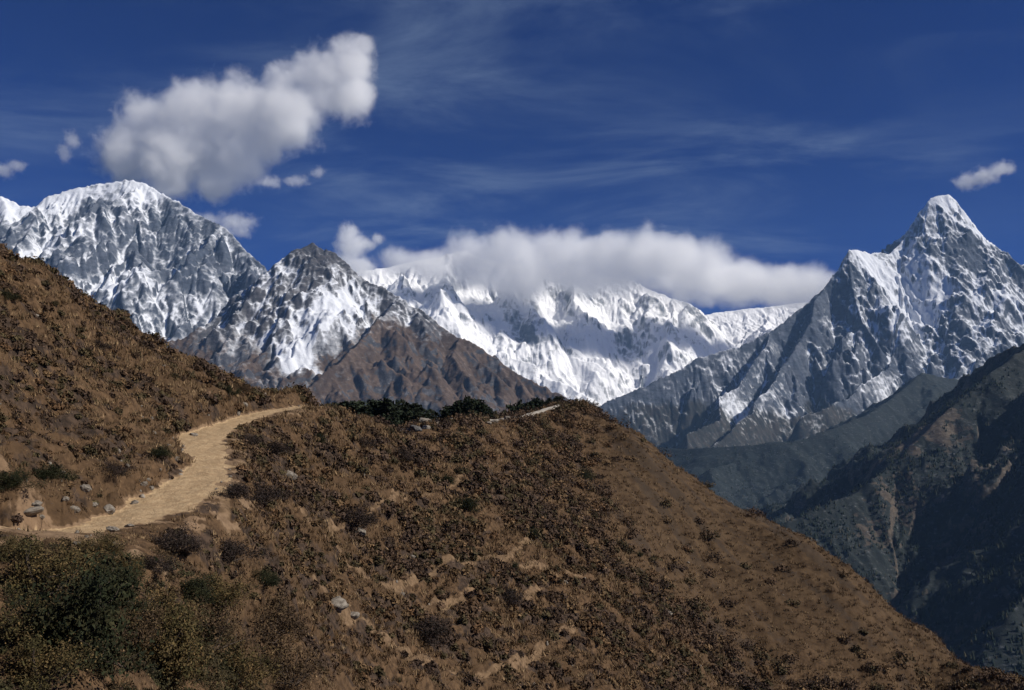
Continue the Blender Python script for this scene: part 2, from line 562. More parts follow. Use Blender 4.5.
M3 = mountain('long white glaciated wall with its crest in the cloud bank', 33, (-4200, 4600), (11500, 18200), 640, 460,
    [(250, 300, 15500), (330, 275, 15500), (380, 268, 15600), (400, 263, 15800), (430, 258, 16000), (465, 250, 16200), (500, 262, 16300), (540, 268, 16300), (580, 272, 16400),
     (610, 277, 16400), (628, 279, 16300), (645, 287, 16200), (670, 298, 16000), (690, 303, 15900), (705, 318, 15700), (718, 331, 15500), (745, 352, 15300), (800, 380, 15000)],
    [[(400, 263, 15800), (440, 300, 15250), (480, 332, 14700), (540, 372, 13900), (600, 402, 13100)], [(465, 250, 16200), (505, 300, 15600), (545, 335, 15000), (590, 370, 14300)],
     [(628, 279, 16300), (634, 318, 15700), (640, 350, 15100), (640, 385, 14300)], [(690, 303, 15900), (668, 335, 15300), (655, 365, 14700)],
     [(560, 271, 16300), (578, 310, 15700), (600, 350, 14900)]],
    snowf=snow_far, mat=mat_far, k=1.2, L0=3500, rough=300, rfreq=1 / 1300, lvl1=(1000, 1500, 0.6), lvl2=(700, 650, 0.7), floor=-1000, wig=25, silh=12, warp=160, crags=120, cragw=620, drops=18000, ledge=(300, 30, 0.45),
    patches=[(452, 282, 16000, 520, -0.75), (500, 300, 15700, 380, -0.5), (572, 298, 16000, 560, -0.65), (622, 288, 16250, 260, -0.5), (695, 320, 15700, 330, -0.8), (632, 360, 15000, 420, -0.45), (530, 345, 14800, 400, -0.4), (655, 330, 15700, 300, -0.3)])
M3b = mountain('distant pure white snow ridge at the head of the valley', 44, (1500, 8600), (17200, 20500), 420, 220,
    [(600, 345, 18700), (650, 330, 18700), (690, 318, 18700), (720, 312, 18800), (760, 307, 18800), (800, 302, 18800), (850, 300, 18800), (920, 310, 18800)], [],
    snowf=lambda X, Y, h, s, gx, gy, c, fl, dm: (np.full_like(h, 0.95) - 0.1 * s, np.zeros_like(h)), mat=mat_far, k=0.9, L0=4000, rough=160, rfreq=1 / 1500,
    lvl1=(1200, 1500, 0.5), lvl2=None, floor=-1000, drops=12000, ledge=(260, 40, 0.3), wig=30, silh=10, warp=140)
M4 = mountain('steep pyramid peak with a narrow snowy summit above a hanging glacier', 55, (200, 7600), (4300, 10800), 820, 720,
    [(560, 425, 8000), (600, 404, 8200), (640, 388, 8300), (670, 374, 8400), (700, 357, 8500), (740, 346, 8600), (770, 331, 8700), (800, 309, 8850), (825, 286, 8950), (838, 269, 9000),
     (848, 251, 9050), (857, 249, 9100), (870, 252, 9150), (890, 253, 9250), (904, 238, 9350), (918, 213, 9400), (928, 200, 9400), (937, 194, 9420), (947, 193, 9420), (955, 199, 9420), (964, 214, 9400),
     (974, 230, 9350), (988, 246, 9300), (1003, 259, 9300), (1015, 266, 9400), (1040, 262, 9500), (1110, 285, 9600)],
    [[(848, 251, 9050), (852, 285, 8800), (862, 320, 8500), (880, 348, 8250)],
     [(999, 258, 9300), (970, 285, 9000), (947, 306, 8800), (918, 332, 8500), (890, 366, 8100), (850, 397, 7700), (800, 418, 7300)],
     [(1060, 268, 9500), (1050, 310, 8800), (1020, 352, 8000), (985, 372, 7400), (950, 381, 7000), (922, 374, 6600), (900, 394, 6300), (862, 432, 5900), (820, 462, 5500)],
     [(770, 331, 8700), (745, 376, 8200), (720, 411, 7600), (688, 442, 6900)], [(825, 286, 8950), (800, 340, 8500), (775, 381, 8000), (740, 421, 7300), (700, 455, 6500)]],
    snowf=snow_peak, mat=mat_peak, k=1.8, L0=1200, rough=190, rfreq=1 / 600, lvl1=(480, 640, 0.95), lvl2=(210, 240, 0.95), wig=9, silh=6, drops=36000, crags=98, cragw=260,
    patches=[(905, 290, 8900, 540, 0.95), (880, 310, 8600, 350, 0.45), (975, 240, 9250, 230, 0.6), (943, 205, 9400, 220, 0.5), (962, 285, 9000, 230, -0.6), (815, 308, 8700, 420, -0.5), (790, 335, 8500, 300, -0.35), (855, 300, 8800, 240, -0.35), (730, 385, 8000, 400, 0.25), (870, 375, 7900, 350, 0.35), (1010, 330, 8400, 350, 0.25)])
M6, M6X, M6Y, M6H, M6S = mountain('dark blue-green wooded terrace below the pyramid peak', 77, (200, 5200), (3300, 6900), 560, 400,
    [(540, 440, 6300), (600, 443, 6100), (640, 446, 5800), (672, 449, 5600), (705, 448, 5450), (741, 446, 5400), (790, 441, 5350), (835, 428, 5450), (872, 412, 5650), (900, 392, 5900), (922, 373, 6100), (945, 378, 6150), (985, 382, 6200), (1060, 360, 6400), (1140, 330, 6500)],
    [[(741, 446, 5400), (700, 500, 4500)]],
    snowf=snow_terrace, mat=mat_hill, k=0.75, L0=1600, rough=120, rfreq=1 / 380, lvl1=(900, 380, 0.7), lvl2=None, silh=5, wig=18, warp=70, name='valley_side', crags=24, cragw=190, drops=3000, ledge=(90, 8, 0))
M5, M5X, M5Y, M5H, M5S = mountain('dark forested valley side with tan cliff bands at the right edge', 66, (500, 3100), (1150, 4300), 620, 700,
    [(1180, 240, 3300), (1100, 292, 3200), (1060, 322, 3100), (1024, 350, 3000), (990, 375, 2900), (960, 398, 2850), (939, 416, 2800), (915, 440, 2750), (893, 466, 2700), (850, 494, 2600),
     (800, 514, 2550), (750, 535, 2500)],
    [[(1100, 292, 3200), (1075, 380, 2650), (1040, 500, 2150), (1010, 610, 1800)]],
    snowf=snow_hill, mat=mat_hill, k=0.85, L0=1500, rough=150, rfreq=1 / 420, lvl1=(620, 420, 0.75), lvl2=None, silh=5, wig=22, warp=90, name='valley_side', crags=26, cragw=190, drops=6000, ledge=(90, 6, 0),
    bare=[(905, 425, 2800, 150, 0.65), (940, 425, 2780, 120, 0.65), (895, 470, 2600, 90, 0.7), (955, 520, 2350, 130, 0.6), (915, 555, 2250, 100, 0.6), (985, 470, 2550, 110, 0.7), (930, 600, 2000, 70, 0.6), (870, 500, 2500, 70, 0.6)])

# valley ground out to the horizon
gm, gnt, gb = new_mat('valley_ground', 0.95, 0.1)
gco = objco(gnt)
gnt.links.new(mixc(gnt, rangen(gnt, noise(gnt, gco, 0.004, 8, 0.65), 0.35, 0.65), (0.03, 0.04, 0.028), (0.08, 0.065, 0.045)), gb.inputs['Base Color'])
HX0, HX1, HY0, HY1, HZ0, HZ1 = -6400, 7800, -3200, 11250, -1331.5, 2760      # the block of air over the valley


def sheet(name, x0, x1, y0, y1, label):
    xs, ys = np.linspace(x0, x1, 25), np.linspace(y0, y1, 25)
    X, Y = np.meshgrid(xs, ys)
    o = link(name, raw_mesh(name, np.stack([X, Y, 0 * X], -1).reshape(-1, 3), grid_faces(25, 25)), gm, loc=(0, 0, -1330))
    return tag(o, label, 'ground', 'structure')


sheet('valley_ground', HX0 + 2, HX1 - 2, HY0 + 2, HY1 - 2, 'dark valley floor far below the ridges')
sheet('plain', -60000, 60000, HY1 + 2, 90000, 'ground beyond the valley head')
sheet('plain', -60000, 60000, -60000, HY0 - 2, 'ground behind the viewpoint')
sheet('plain', -60000, HX0 - 2, HY0, HY1, 'ground left of the valley')
sheet('plain', HX1 + 2, 60000, HY0, HY1, 'ground right of the valley')
bx = np.array([[x, y, z] for x in (HX0, HX1) for y in (HY0, HY1) for z in (HZ0, HZ1)], float)
bf = np.array([[0, 1, 3, 2], [4, 6, 7, 5], [0, 4, 5, 1], [2, 3, 7, 6], [0, 2, 6, 4], [1, 5, 7, 3]])
hz = bpy.data.materials.new('thin_air')
hz.use_nodes = True
hz.node_tree.nodes.clear()
hzo = N(hz.node_tree, 'ShaderNodeOutputMaterial')
hzv = N(hz.node_tree, 'ShaderNodeVolumePrincipled', i={'Color': (0.36, 0.62, 1.0, 1), 'Density': 1.9e-5, 'Anisotropy': 0.0})
hz.node_tree.links.new(hzv.outputs[0], hzo.inputs['Volume'])
tag(link('haze', raw_mesh('haze', bx, bf, None, False), hz), 'thin blue haze filling the valley', 'haze', 'stuff')

# the wood on the valley side: thousands of small firs that read as one mass
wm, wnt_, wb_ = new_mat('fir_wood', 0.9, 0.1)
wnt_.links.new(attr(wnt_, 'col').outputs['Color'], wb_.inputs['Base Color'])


def wood(seed, MMX, MMY, MMH, MMS, n_, dmin, dmax, label):
    r = np.random.default_rng(seed)
    wgt = (smooth(fbm(MMX / 150, MMY / 150, 5, 107, 0.6), -0.22, 0.12) * (1 - smooth(MMS, 2.0, 2.8)) * (MMH > -1290) * smooth(-(MMH + fbm(MMX / 200, MMY / 200, 3, 109) * 220), dmin, dmax)).ravel()
    k_ = r.choice(wgt.size, n_, p=wgt / wgt.sum())
    hgt_ = r.uniform(6, 13, n_)
    jx = r.uniform(-2, 2, (n_, 2))
    cx_, cy_, cz_ = MMX.ravel()[k_] + jx[:, 0], MMY.ravel()[k_] + jx[:, 1], MMH.ravel()[k_] - 0.6
    a6 = np.linspace(0, 2 * math.pi, 6)[:-1]
    ring = np.stack([np.cos(a6), np.sin(a6), 0 * a6 + 0.05], -1)[None] * r.uniform(0.7, 1.3, (n_, 5, 1))
    ring[..., :2] *= (hgt_ * 0.27)[:, None, None]
    ring[..., 2] *= hgt_[:, None]
    mid_ = ring * np.array([0.55, 0.55, 1]); mid_[..., 2] = hgt_[:, None] * r.uniform(0.40, 0.6, (n_, 5))
    top_ = np.zeros((n_, 1, 3)); top_[..., 2] = hgt_[:, None]
    tv_ = np.concatenate([ring, mid_, top_], 1) + np.stack([cx_, cy_, cz_], -1)[:, None, :]
    tf_ = []
    for q in range(5):
        q2 = (q + 1) % 5
        tf_ += [(q, q2, 5 + q2), (q, 5 + q2, 5 + q), (5 + q, 5 + q2, 10)]
    tf_ = (np.array(tf_)[None] + (np.arange(n_) * 11)[:, None, None]).reshape(-1, 3)
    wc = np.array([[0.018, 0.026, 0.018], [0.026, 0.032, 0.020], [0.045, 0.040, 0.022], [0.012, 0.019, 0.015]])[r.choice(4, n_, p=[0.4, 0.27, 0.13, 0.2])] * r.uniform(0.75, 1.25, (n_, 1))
    tag(link('forest', raw_mesh('forest', tv_.reshape(-1, 3), tf_, {'col': np.repeat(wc, 11, 0)}, False), wm), label, 'forest', 'stuff')


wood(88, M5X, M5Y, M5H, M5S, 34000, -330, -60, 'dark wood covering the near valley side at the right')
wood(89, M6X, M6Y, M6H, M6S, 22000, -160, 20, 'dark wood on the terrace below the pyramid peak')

# ------------------------------------------------------------------ foreground hillside
# known points of the hillside as (px, py, forward distance), interpolated smoothly in (column, log distance)
CP = [
    # trail
    (0, 527, 27), (45, 533, 28.5), (95, 528, 31), (150, 510, 35), (190, 488, 40), (208, 466, 45), (205, 450, 50), (200, 438, 55), (222, 428, 61), (262, 414, 70), (305, 407, 77),
    # slope below the trail
    (-60, 690, 14), (0, 690, 14.5), (80, 690, 16), (170, 690, 21), (260, 690, 32), (350, 690, 47), (450, 690, 60), (560, 690, 72), (660, 690, 84),
    (0, 600, 18), (90, 600, 20), (180, 600, 27), (270, 600, 40), (380, 600, 60), (480, 600, 74), (580, 600, 88),
    (60, 560, 24), (150, 550, 31), (240, 540, 42), (320, 530, 58), (420, 530, 78), (520, 530, 96),
    (250, 480, 50), (240, 445, 58), (330, 470, 72), (430, 470, 95), (330, 430, 80), (520, 470, 122),
    # hill above the trail
    (0, 490, 29), (0, 430, 33), (0, 340, 41), (0, 250, 51), (-80, 200, 50), (-80, 420, 29), (60, 450, 37), (60, 360, 46), (60, 285, 55), (120, 440, 44), (120, 380, 54), (120, 325, 62),
    (170, 440, 52), (190, 400, 62), (200, 364, 72), (250, 398, 73), (272, 402, 77), (150, 470, 42), (40, 495, 31),
    # crest of the near knoll and saddle
    (340, 413, 92), (370, 425, 100), (400, 433, 106), (440, 423, 122), (490, 421, 142), (530, 415, 165), (560, 406, 185), (580, 403, 196),
    # far spur running down to the right
    (640, 437, 186), (700, 483, 176), (760, 520, 170), (810, 546, 163), (860, 580, 155), (930, 632, 146), (1010, 690, 137), (1060, 730, 130),
    (620, 470, 158), (640, 540, 136), (700, 570, 142), (720, 640, 128), (790, 620, 136), (840, 690, 124), (930, 690, 131), (560, 450, 158), (600, 430, 178),
    # unseen near ground
    (512, 1010, 3.0), (0, 960, 3.0), (1024, 1060, 3.0), (512, 900, 8), (1024, 1040, 10), (0, 800, 8), (1024, 960, 40), (700, 850, 30), (500, 800, 25), (1150, 900, 80), (1150, 800, 130), (-120, 760, 8), (-120, 600, 16), (200, 800, 10),
    # behind the crests
    (0, 290, 62), (60, 330, 70), (120, 380, 80), (200, 425, 95), (-80, 260, 62), (0, 500, 120), (150, 520, 130), (-80, 500, 120), (272, 428, 98), (310, 424, 100), (250, 520, 160),
    (345, 428, 112), (400, 447, 125), (450, 440, 145), (500, 440, 172), (540, 436, 195), (580, 440, 225), (400, 520, 200), (500, 520, 240), (300, 560, 220), (600, 560, 300), (450, 640, 400), (250, 640, 400),
    (640, 500, 215), (700, 560, 205), (760, 600, 198), (860, 680, 180), (930, 730, 170), (1010, 800, 160), (1060, 850, 152), (0, 640, 420), (-120, 640, 420), (700, 760, 420), (900, 900, 420), (1150, 1000, 420), (1150, 1000, 200),
]


def aw(px, py):
    u, v = (px - W / 2) / F, (H / 2 - py) / F
    return u / (ct - v * st), (st + v * ct) / (ct - v * st)


cpa = np.array([aw(p[0], p[1]) + (math.log(p[2]),) for p in CP])
SA = 2.6                                     # weight of column against log distance


def tps_fit(A, L, w, lam=1e-4):
    n = len(A)
    d = np.hypot((A[:, None] - A[None]) * SA, L[:, None] - L[None])
    K = np.where(d > 0, d * d * np.log(d + 1e-12), 0) + lam * np.eye(n)
    Pm = np.stack([np.ones(n), A * SA, L], 1)
    M = np.block([[K, Pm], [Pm.T, np.zeros((3, 3))]])
    return np.linalg.solve(M, np.concatenate([w, np.zeros(3)]))


coef = tps_fit(cpa[:, 0], cpa[:, 2], cpa[:, 1])


def base_w(A, L):
    out = coef[-3] + coef[-2] * A * SA + coef[-1] * L
    for i_ in range(len(cpa)):
        d2 = ((A - cpa[i_, 0]) * SA) ** 2 + (L - cpa[i_, 2]) ** 2
        out = out + coef[i_] * 0.5 * d2 * np.log(d2 + 1e-12)
    return out


NA, NL = 1150, 950
GA = np.linspace(-0.70, 0.70, NA)
GL = np.linspace(math.log(2.6), math.log(420), NL)
A2, L2 = np.meshgrid(GA, GL)
Yf = np.exp(L2)
Xf = A2 * Yf
Zf = base_w(A2, L2) * Yf

# the trail, kept level across its width, cut into the hillside
TR = [P(*c) for c in CP[:11]]
TR = [P(-90, 508, 25.5)] + TR + [P(322, 409, 84), P(328, 424, 95)]


def catmull(pts, n=14):
    pts = np.array(pts); out = []
    for i_ in range(len(pts) - 1):
        p0, p1, p2, p3 = pts[max(i_ - 1, 0)], pts[i_], pts[i_ + 1], pts[min(i_ + 2, len(pts) - 1)]
        for t in np.linspace(0, 1, n, endpoint=False):
            out.append(0.5 * (2 * p1 + (p2 - p0) * t + (2 * p0 - 5 * p1 + 4 * p2 - p3) * t * t + (3 * p1 - p0 - 3 * p2 + p3) * t ** 3))
    out.append(pts[-1])
    return np.array(out)


def polyline_dist(pts, X, Y):
    best = np.full(X.shape, 1e9); z = np.zeros(X.shape); sd = np.zeros(X.shape); tt = np.zeros(X.shape)
    n = len(pts) - 1
    for i_ in range(n):
        a, b = pts[i_], pts[i_ + 1]
        ab = b[:2] - a[:2]
        l2 = max(ab @ ab, 1e-9)
        t = np.clip(((X - a[0]) * ab[0] + (Y - a[1]) * ab[1]) / l2, 0, 1)
        ex, ey = X - a[0] - t * ab[0], Y - a[1] - t * ab[1]
        d = np.hypot(ex, ey)
        m = d < best
        best = np.where(m, d, best)
        z = np.where(m, a[2] + (b[2] - a[2]) * t, z)
        sd = np.where(m, ab[0] * ey - ab[1] * ex, sd)          # >0: left of travel = uphill side
        tt = np.where(m, (i_ + t) / n, tt)
    return best, z, sd, tt


trail = catmull(TR)
sel = (Yf > 18) & (Yf < 110) & (A2 < 0.1)
tD = np.full(Xf.shape, 1e3); tZ = np.zeros(Xf.shape); tS = np.zeros(Xf.shape); tT = np.zeros(Xf.shape)
tD[sel], tZ[sel], tS[sel], tT[sel] = polyline_dist(trail, Xf[sel], Yf[sel])

# relief
Qf = Yf + 1.4 * Zf                          # runs up the slope, so patches are not drawn out
far_smooth = smooth(Yf, 105, 150) * smooth(A2, 0.05, 0.14)           # the smoother grassy far spur
und = fbm(Xf / 9, Yf / 9, 4, 201) * 1.3 + ridged(Xf / 5.0, Yf / 5.0, 3, 203) * 0.55
small = fbm(Xf / 1.6, Qf / 1.6, 4, 207) * 0.42 + np.maximum(0, fbm(Xf / 3.2, Qf / 3.2, 4, 209) - 0.05) * 1.2
gul = ridged((Xf + 0.62 * Yf + fbm(Xf / 20, Yf / 20, 3, 213) * 6) / 17, (Yf - 0.62 * Xf) / 90, 4, 211) * 2.2
terr = np.abs(((Zf + fbm(Xf / 7, Yf / 7, 3, 217) * 1.2) / 1.15) % 1 - 0.5)        # cattle terracettes
steps_ = smooth(terr, 0.0, 0.42) * 0.28
keep = smooth(tD, 1.2, 4.0)
nearf = smooth(Yf, 10, 26)
Zf = Zf + keep * ((und - 0.35) * (1 - 0.72 * far_smooth) * (0.35 + 0.65 * nearf) + small * (1 - 0.6 * far_smooth) + (steps_ - 0.14) * nearf * (1 - 0.5 * far_smooth) + (gul - 1.1) * far_smooth)
hw = 1.12 + 0.25 * np.sin(tT * 23) + fbm(Xf / 1.3, Yf / 1.3, 4, 223, 0.6) * 0.8      # half width of the trail
hw = hw * (1 - 0.4 * smooth(tT, 0.66, 0.9)) 
bank = (tS > 0) * smooth(tD, hw, hw + 0.9) * (1 - smooth(tD, hw + 1.2, hw + 4.5)) * (0.75 + fbm(Xf / 2.5, Yf / 2.5, 3, 225) * 0.7)
rut = fbm(Xf / 1.1, Yf / 1.1, 4, 227) * 0.13
mix_t = 1 - smooth(tD, hw * 0.9, hw + np.where(tS > 0, 1.0, 3.6))
Zf = Zf * (1 - mix_t) + (tZ + rut) * mix_t + bank * 0.8
trail_mask = (tD < hw) & (np.abs(Zf - tZ) < 0.16)

# thin worn line along the saddle crest
RT = [P(432, 425, 120), P(462, 421, 131), (490, 0, 0), P(512, 419, 155), P(535, 413, 168), P(558, 406, 184), P(582, 403, 196)]
RT[2] = P(490, 421, 142)
ridge_line = catmull(RT, 8)
selr = (Yf > 112) & (Yf < 205) & (np.abs(A2) < 0.2)
rD = np.full(Xf.shape, 1e3); rZ = np.zeros(Xf.shape)
rD[selr], rZ[selr], _, _ = polyline_dist(ridge_line, Xf[selr], Yf[selr])
mr = 1 - smooth(rD, 1.2, 5.5)
Zf = Zf * (1 - 0.9 * mr) + (rZ + 0.25 * (1 - smooth(rD, 0.5, 1.6))) * 0.9 * mr
ridge_mask = rD < 0.95 + fbm(Xf / 3, Yf / 3, 2, 229) * 0.5

# animal tracks: pale bare lines that wander over the slope
TK = [[(300, 590, 56), (380, 585, 63), (430, 575, 72), (480, 570, 80), (530, 565, 88), (580, 560, 95)],
      [(300, 640, 50), (380, 655, 56), (450, 660, 62), (500, 655, 67), (540, 630, 76), (580, 612, 84)],
      [(420, 625, 66), (460, 605, 72), (520, 590, 81), (560, 575, 90)], [(490, 570, 81), (520, 545, 91), (540, 525, 98)],
      [(235, 480, 48), (225, 520, 43), (215, 560, 36)], [(330, 520, 62), (400, 510, 80), (460, 490, 97), (500, 480, 112)]]
kD = np.full(Xf.shape, 1e3)
wxk, wyk = fbm(Xf / 5, Yf / 5, 3, 231) * 0.9, fbm(Xf / 5, Yf / 5, 3, 233) * 0.9
for t_ in TK:
    kD = np.minimum(kD, polyline_dist(catmull([P(*q) for q in t_], 5), Xf + wxk, Yf + wyk)[0])
track = (1 - smooth(kD, 0.10, 0.42)) * smooth(fbm(Xf / 4, Qf / 4, 3, 235), -0.55, -0.2)

# cover masks
tD3 = np.hypot(tD, 1.1 * np.minimum(np.abs(tZ - Zf), 50))
sand = np.maximum(1 - smooth(tD, hw, hw + 0.35), 0)
sand = np.maximum(sand, (tS <= 0) * (1 - smooth(tD3 - fbm(Xf / 1.5, Qf / 1.5, 4, 237) * 4.2, hw - 0.1, hw + 1.2)) * 0.8 * (1 - smooth(tT, 0.75, 0.95)))
left_sand = smooth(1 - np.hypot((A2 - aw(75, 0)[0]) / 0.13, (Yf - 26.5) / 4.2) + fbm(Xf / 1.6, Yf / 1.6, 4, 239) * 0.9, 0.0, 0.5)
sand = np.clip(np.maximum(sand, left_sand * 0.78), 0, 1)
patch = fbm(Xf / 4.2, Qf / 4.2, 5, 241, 0.6) + 0.35 * fbm(Xf / 17, Qf / 17, 3, 243)
streak = fbm((Xf + 0.62 * Yf) / 7, (Yf - 0.62 * Xf) / 60, 4, 245, 0.6)
patch = patch * (1 - far_smooth) + far_smooth * (streak * 0.9 - 0.02)
scrubm = smooth(patch, -0.06, 0.16) * (1 - sand) * (1 - 0.8 * track)            # 1 = dark dwarf scrub
bare = np.clip(np.maximum(track * 1.0, smooth(fbm(Xf / 2.6, Qf / 2.6, 5, 247, 0.6), 0.18, 0.45) * 0.42), 0, 1)


def terrain_at(px, py):
    """first place where the line of sight through (px, py) meets the finished hillside"""
    a, w = aw(px, py)
    j = int(np.clip(round((a - GA[0]) / (GA[1] - GA[0])), 0, NA - 1))
    ww = Zf[:, j] / Yf[:, j]
    hit = np.nonzero((ww >= w) & (Yf[:, j] > 9))[0]
    if len(hit) == 0:
        return None
    i_ = hit[0]
    return np.array([a * Yf[i_, j], Yf[i_, j], Zf[i_, j]])


def ground_z(x, y):
    a, l = x / y, math.log(y)
    i_ = np.clip((l - GL[0]) / (GL[1] - GL[0]), 0, NL - 1.001); j = np.clip((a - GA[0]) / (GA[1] - GA[0]), 0, NA - 1.001)
    i0, j0 = int(i_), int(j); fi, fj = i_ - i0, j - j0
    return (Zf[i0, j0] * (1 - fj) + Zf[i0, j0 + 1] * fj) * (1 - fi) + (Zf[i0 + 1, j0] * (1 - fj) + Zf[i0 + 1, j0 + 1] * fj) * fi


# hillside, trail and ridge path share one grid, cut along the trail edges
cover = np.stack([scrubm, sand, bare, far_smooth], -1).reshape(-1, 4)
Vt = np.stack([Xf, Yf, Zf], -1).reshape(-1, 3)
FQ = grid_faces(NL, NA)
tm = trail_mask.ravel()[FQ].sum(1) == 4
rm = ridge_mask.ravel()[FQ].sum(1) >= 2


def sub_grid(faces):
    used = np.zeros(len(Vt), bool); used[faces.ravel()] = True
    remap = np.cumsum(used) - 1
    return Vt[used], remap[faces], cover[used]


hm_, hnt, hb = new_mat('dry_hillside', 0.95, 0.1)
hco = objco(hnt)
hs_ = N(hnt, 'ShaderNodeSeparateColor')
ca = attr(hnt, 'cover')
hnt.links.new(ca.outputs['Color'], hs_.inputs[0])
nA = noise(hnt, hco, 0.55, 7, 0.62)
nB = noise(hnt, hco, 2.6, 7, 0.66)
nC = noise(hnt, hco, 0.11, 4, 0.55)
grass = mixc(hnt, rangen(hnt, nB, 0.32, 0.68), (0.046, 0.028, 0.016), (0.145, 0.088, 0.047))
grass = mixc(hnt, rangen(hnt, nC, 0.4, 0.62, 0, 0.6), grass, (0.074, 0.045, 0.024))
dark = mixc(hnt, rangen(hnt, nB, 0.35, 0.65), (0.028, 0.020, 0.015), (0.085, 0.056, 0.038))
sc = math_(hnt, 'ADD', hs_.outputs[0], math_(hnt, 'MULTIPLY', math_(hnt, 'SUBTRACT', nA, 0.5), 1.5))
c1 = mixc(hnt, rangen(hnt, sc, 0.3, 0.75), grass, dark)
farc = mixc(hnt, rangen(hnt, nA, 0.34, 0.66), (0.048, 0.030, 0.017), (0.094, 0.060, 0.033))
fd = rangen(hnt, math_(hnt, 'ADD', hs_.outputs[0], math_(hnt, 'MULTIPLY', math_(hnt, 'SUBTRACT', nB, 0.5), 1.2)), 0.55, 1.0, 0, 0.65)
farc = mixc(hnt, fd, farc, (0.045, 0.033, 0.024))
c1 = mixc(hnt, ca.outputs['Alpha'], c1, farc)
barec = mixc(hnt, rangen(hnt, nB, 0.35, 0.65), (0.125, 0.080, 0.045), (0.24, 0.158, 0.092))
bf = math_(hnt, 'ADD', hs_.outputs[2], math_(hnt, 'MULTIPLY', math_(hnt, 'SUBTRACT', nB, 0.5), 0.6))
c1 = mixc(hnt, rangen(hnt, bf, 0.35, 0.8, 0, 0.8), c1, barec)
sandc = mixc(hnt, rangen(hnt, nB, 0.3, 0.7), (0.14, 0.092, 0.055), (0.26, 0.175, 0.105))
sandc = mixc(hnt, rangen(hnt, nC, 0.4, 0.6, 0, 0.5), sandc, (0.20, 0.125, 0.072))
edge = mixc(hnt, rangen(hnt, nB, 0.32, 0.68), (0.32, 0.212, 0.115), (0.46, 0.33, 0.19))
sandc = mixc(hnt, rangen(hnt, hs_.outputs[1], 0.82, 0.98), sandc, edge)
sf = math_(hnt, 'ADD', hs_.outputs[1], math_(hnt, 'MULTIPLY', math_(hnt, 'SUBTRACT', nB, 0.5), 0.9))
c1 = mixc(hnt, rangen(hnt, sf, 0.45, 0.75), c1, sandc)
hnt.links.new(c1, hb.inputs['Base Color'])
hbp = N(hnt, 'ShaderNodeBump', i={'Strength': 0.6, 'Distance': 0.14})
hnt.links.new(nB, hbp.inputs['Height'])
hnt.links.new(hbp.outputs[0], hb.inputs['Normal'])

pm, pnt, pb = new_mat('trodden_earth', 0.95, 0.1)
pco = objco(pnt)
pB = noise(pnt, pco, 2.6, 8, 0.72)
pC = noise(pnt, pco, 9.0, 4, 0.7)
pcol = mixc(pnt, rangen(pnt, pB, 0.32, 0.68), (0.37, 0.248, 0.136), (0.51, 0.367, 0.215))
pcol = mixc(pnt, rangen(pnt, pC, 0.5, 0.75, 0, 0.5), pcol, (0.22, 0.145, 0.085))
pcol = mixc(pnt, rangen(pnt, noise(pnt, pco, 0.7, 6, 0.7, 0.8), 0.48, 0.68, 0, 0.4), pcol, (0.29, 0.195, 0.11))
pnt.links.new(pcol, pb.inputs['Base Color'])
pbp = N(pnt, 'ShaderNodeBump', i={'Strength': 0.7, 'Distance': 0.12})
pnt.links.new(pC, pbp.inputs['Height'])
pnt.links.new(pbp.outputs[0], pb.inputs['Normal'])
qm, qnt, qb = new_mat('pale_gravel', 0.95, 0.1)
qco = objco(qnt)
qnt.links.new(mixc(qnt, rangen(qnt, noise(qnt, qco, 1.1, 6, 0.7), 0.35, 0.65), (0.27, 0.225, 0.17), (0.52, 0.47, 0.40)), qb.inputs['Base Color'])

v_, f_, c_ = sub_grid(FQ[~tm & ~rm])
hill = link('hillside', raw_mesh('hillside', v_, f_, {'cover': c_}), hm_)
tag(hill, 'brown scrub-covered hillside falling from the upper left to the lower right', 'hillside', 'structure')
v_, f_, c_ = sub_grid(FQ[tm])
tr_o = link('trail', raw_mesh('trail', v_, f_, {'cover': c_}), pm)
tag(tr_o, 'sandy footpath bending round the hillside', 'path', 'structure')
v_, f_, c_ = sub_grid(FQ[rm])
rp_o = link('ridge_path', raw_mesh('ridge_path', v_, f_, {'cover': c_}), qm)
tag(rp_o, 'thin pale path climbing along the far ridge crest', 'path', 'structure')
# ------------------------------------------------------------------ plants and stones
def leaf_material(name, rough=0.85):
    m, nt, b = new_mat(name, rough, 0.15)
    c = attr(nt, 'col').outputs['Color']
    n = noise(nt, objco(nt), 3.0, 3, 0.6)
    nt.links.new(mixc(nt, rangen(nt, n, 0.3, 0.7), mixc(nt, 1.0, c, (0.72, 0.72, 0.72), 'MULTIPLY'), mixc(nt, 1.0, c, (1.2, 1.17, 1.1), 'MULTIPLY')), b.inputs['Base Color'])
    return m


scrub_mat = leaf_material('dry_heather')
grass_mat = leaf_material('dry_grass_blades')
leaf_mat = leaf_material('shrub_leaves')
needle_mat = leaf_material('conifer_needles')
bark_m, bnt, bb = new_mat('grey_bark', 0.9, 0.1)
bnt.links.new(mixc(bnt, noise(bnt, objco(bnt), 9, 5, 0.6), (0.05, 0.037, 0.028), (0.13, 0.10, 0.08)), bb.inputs['Base Color'])
stone_m, snt, sb = new_mat('lichened_stone', 0.9, 0.15)
sco = objco(snt)
s1 = noise(snt, sco, 2.2, 7, 0.65)
s2 = noise(snt, sco, 9.0, 5, 0.7)
scol = mixc(snt, rangen(snt, s1, 0.35, 0.65), (0.13, 0.108, 0.085), (0.30, 0.262, 0.215))
scol = mixc(snt, rangen(snt, s2, 0.52, 0.72, 0, 0.7), scol, (0.065, 0.055, 0.046))
snt.links.new(scol, sb.inputs['Base Color'])
sbp = N(snt, 'ShaderNodeBump', i={'Strength': 0.6, 'Distance': 0.06})
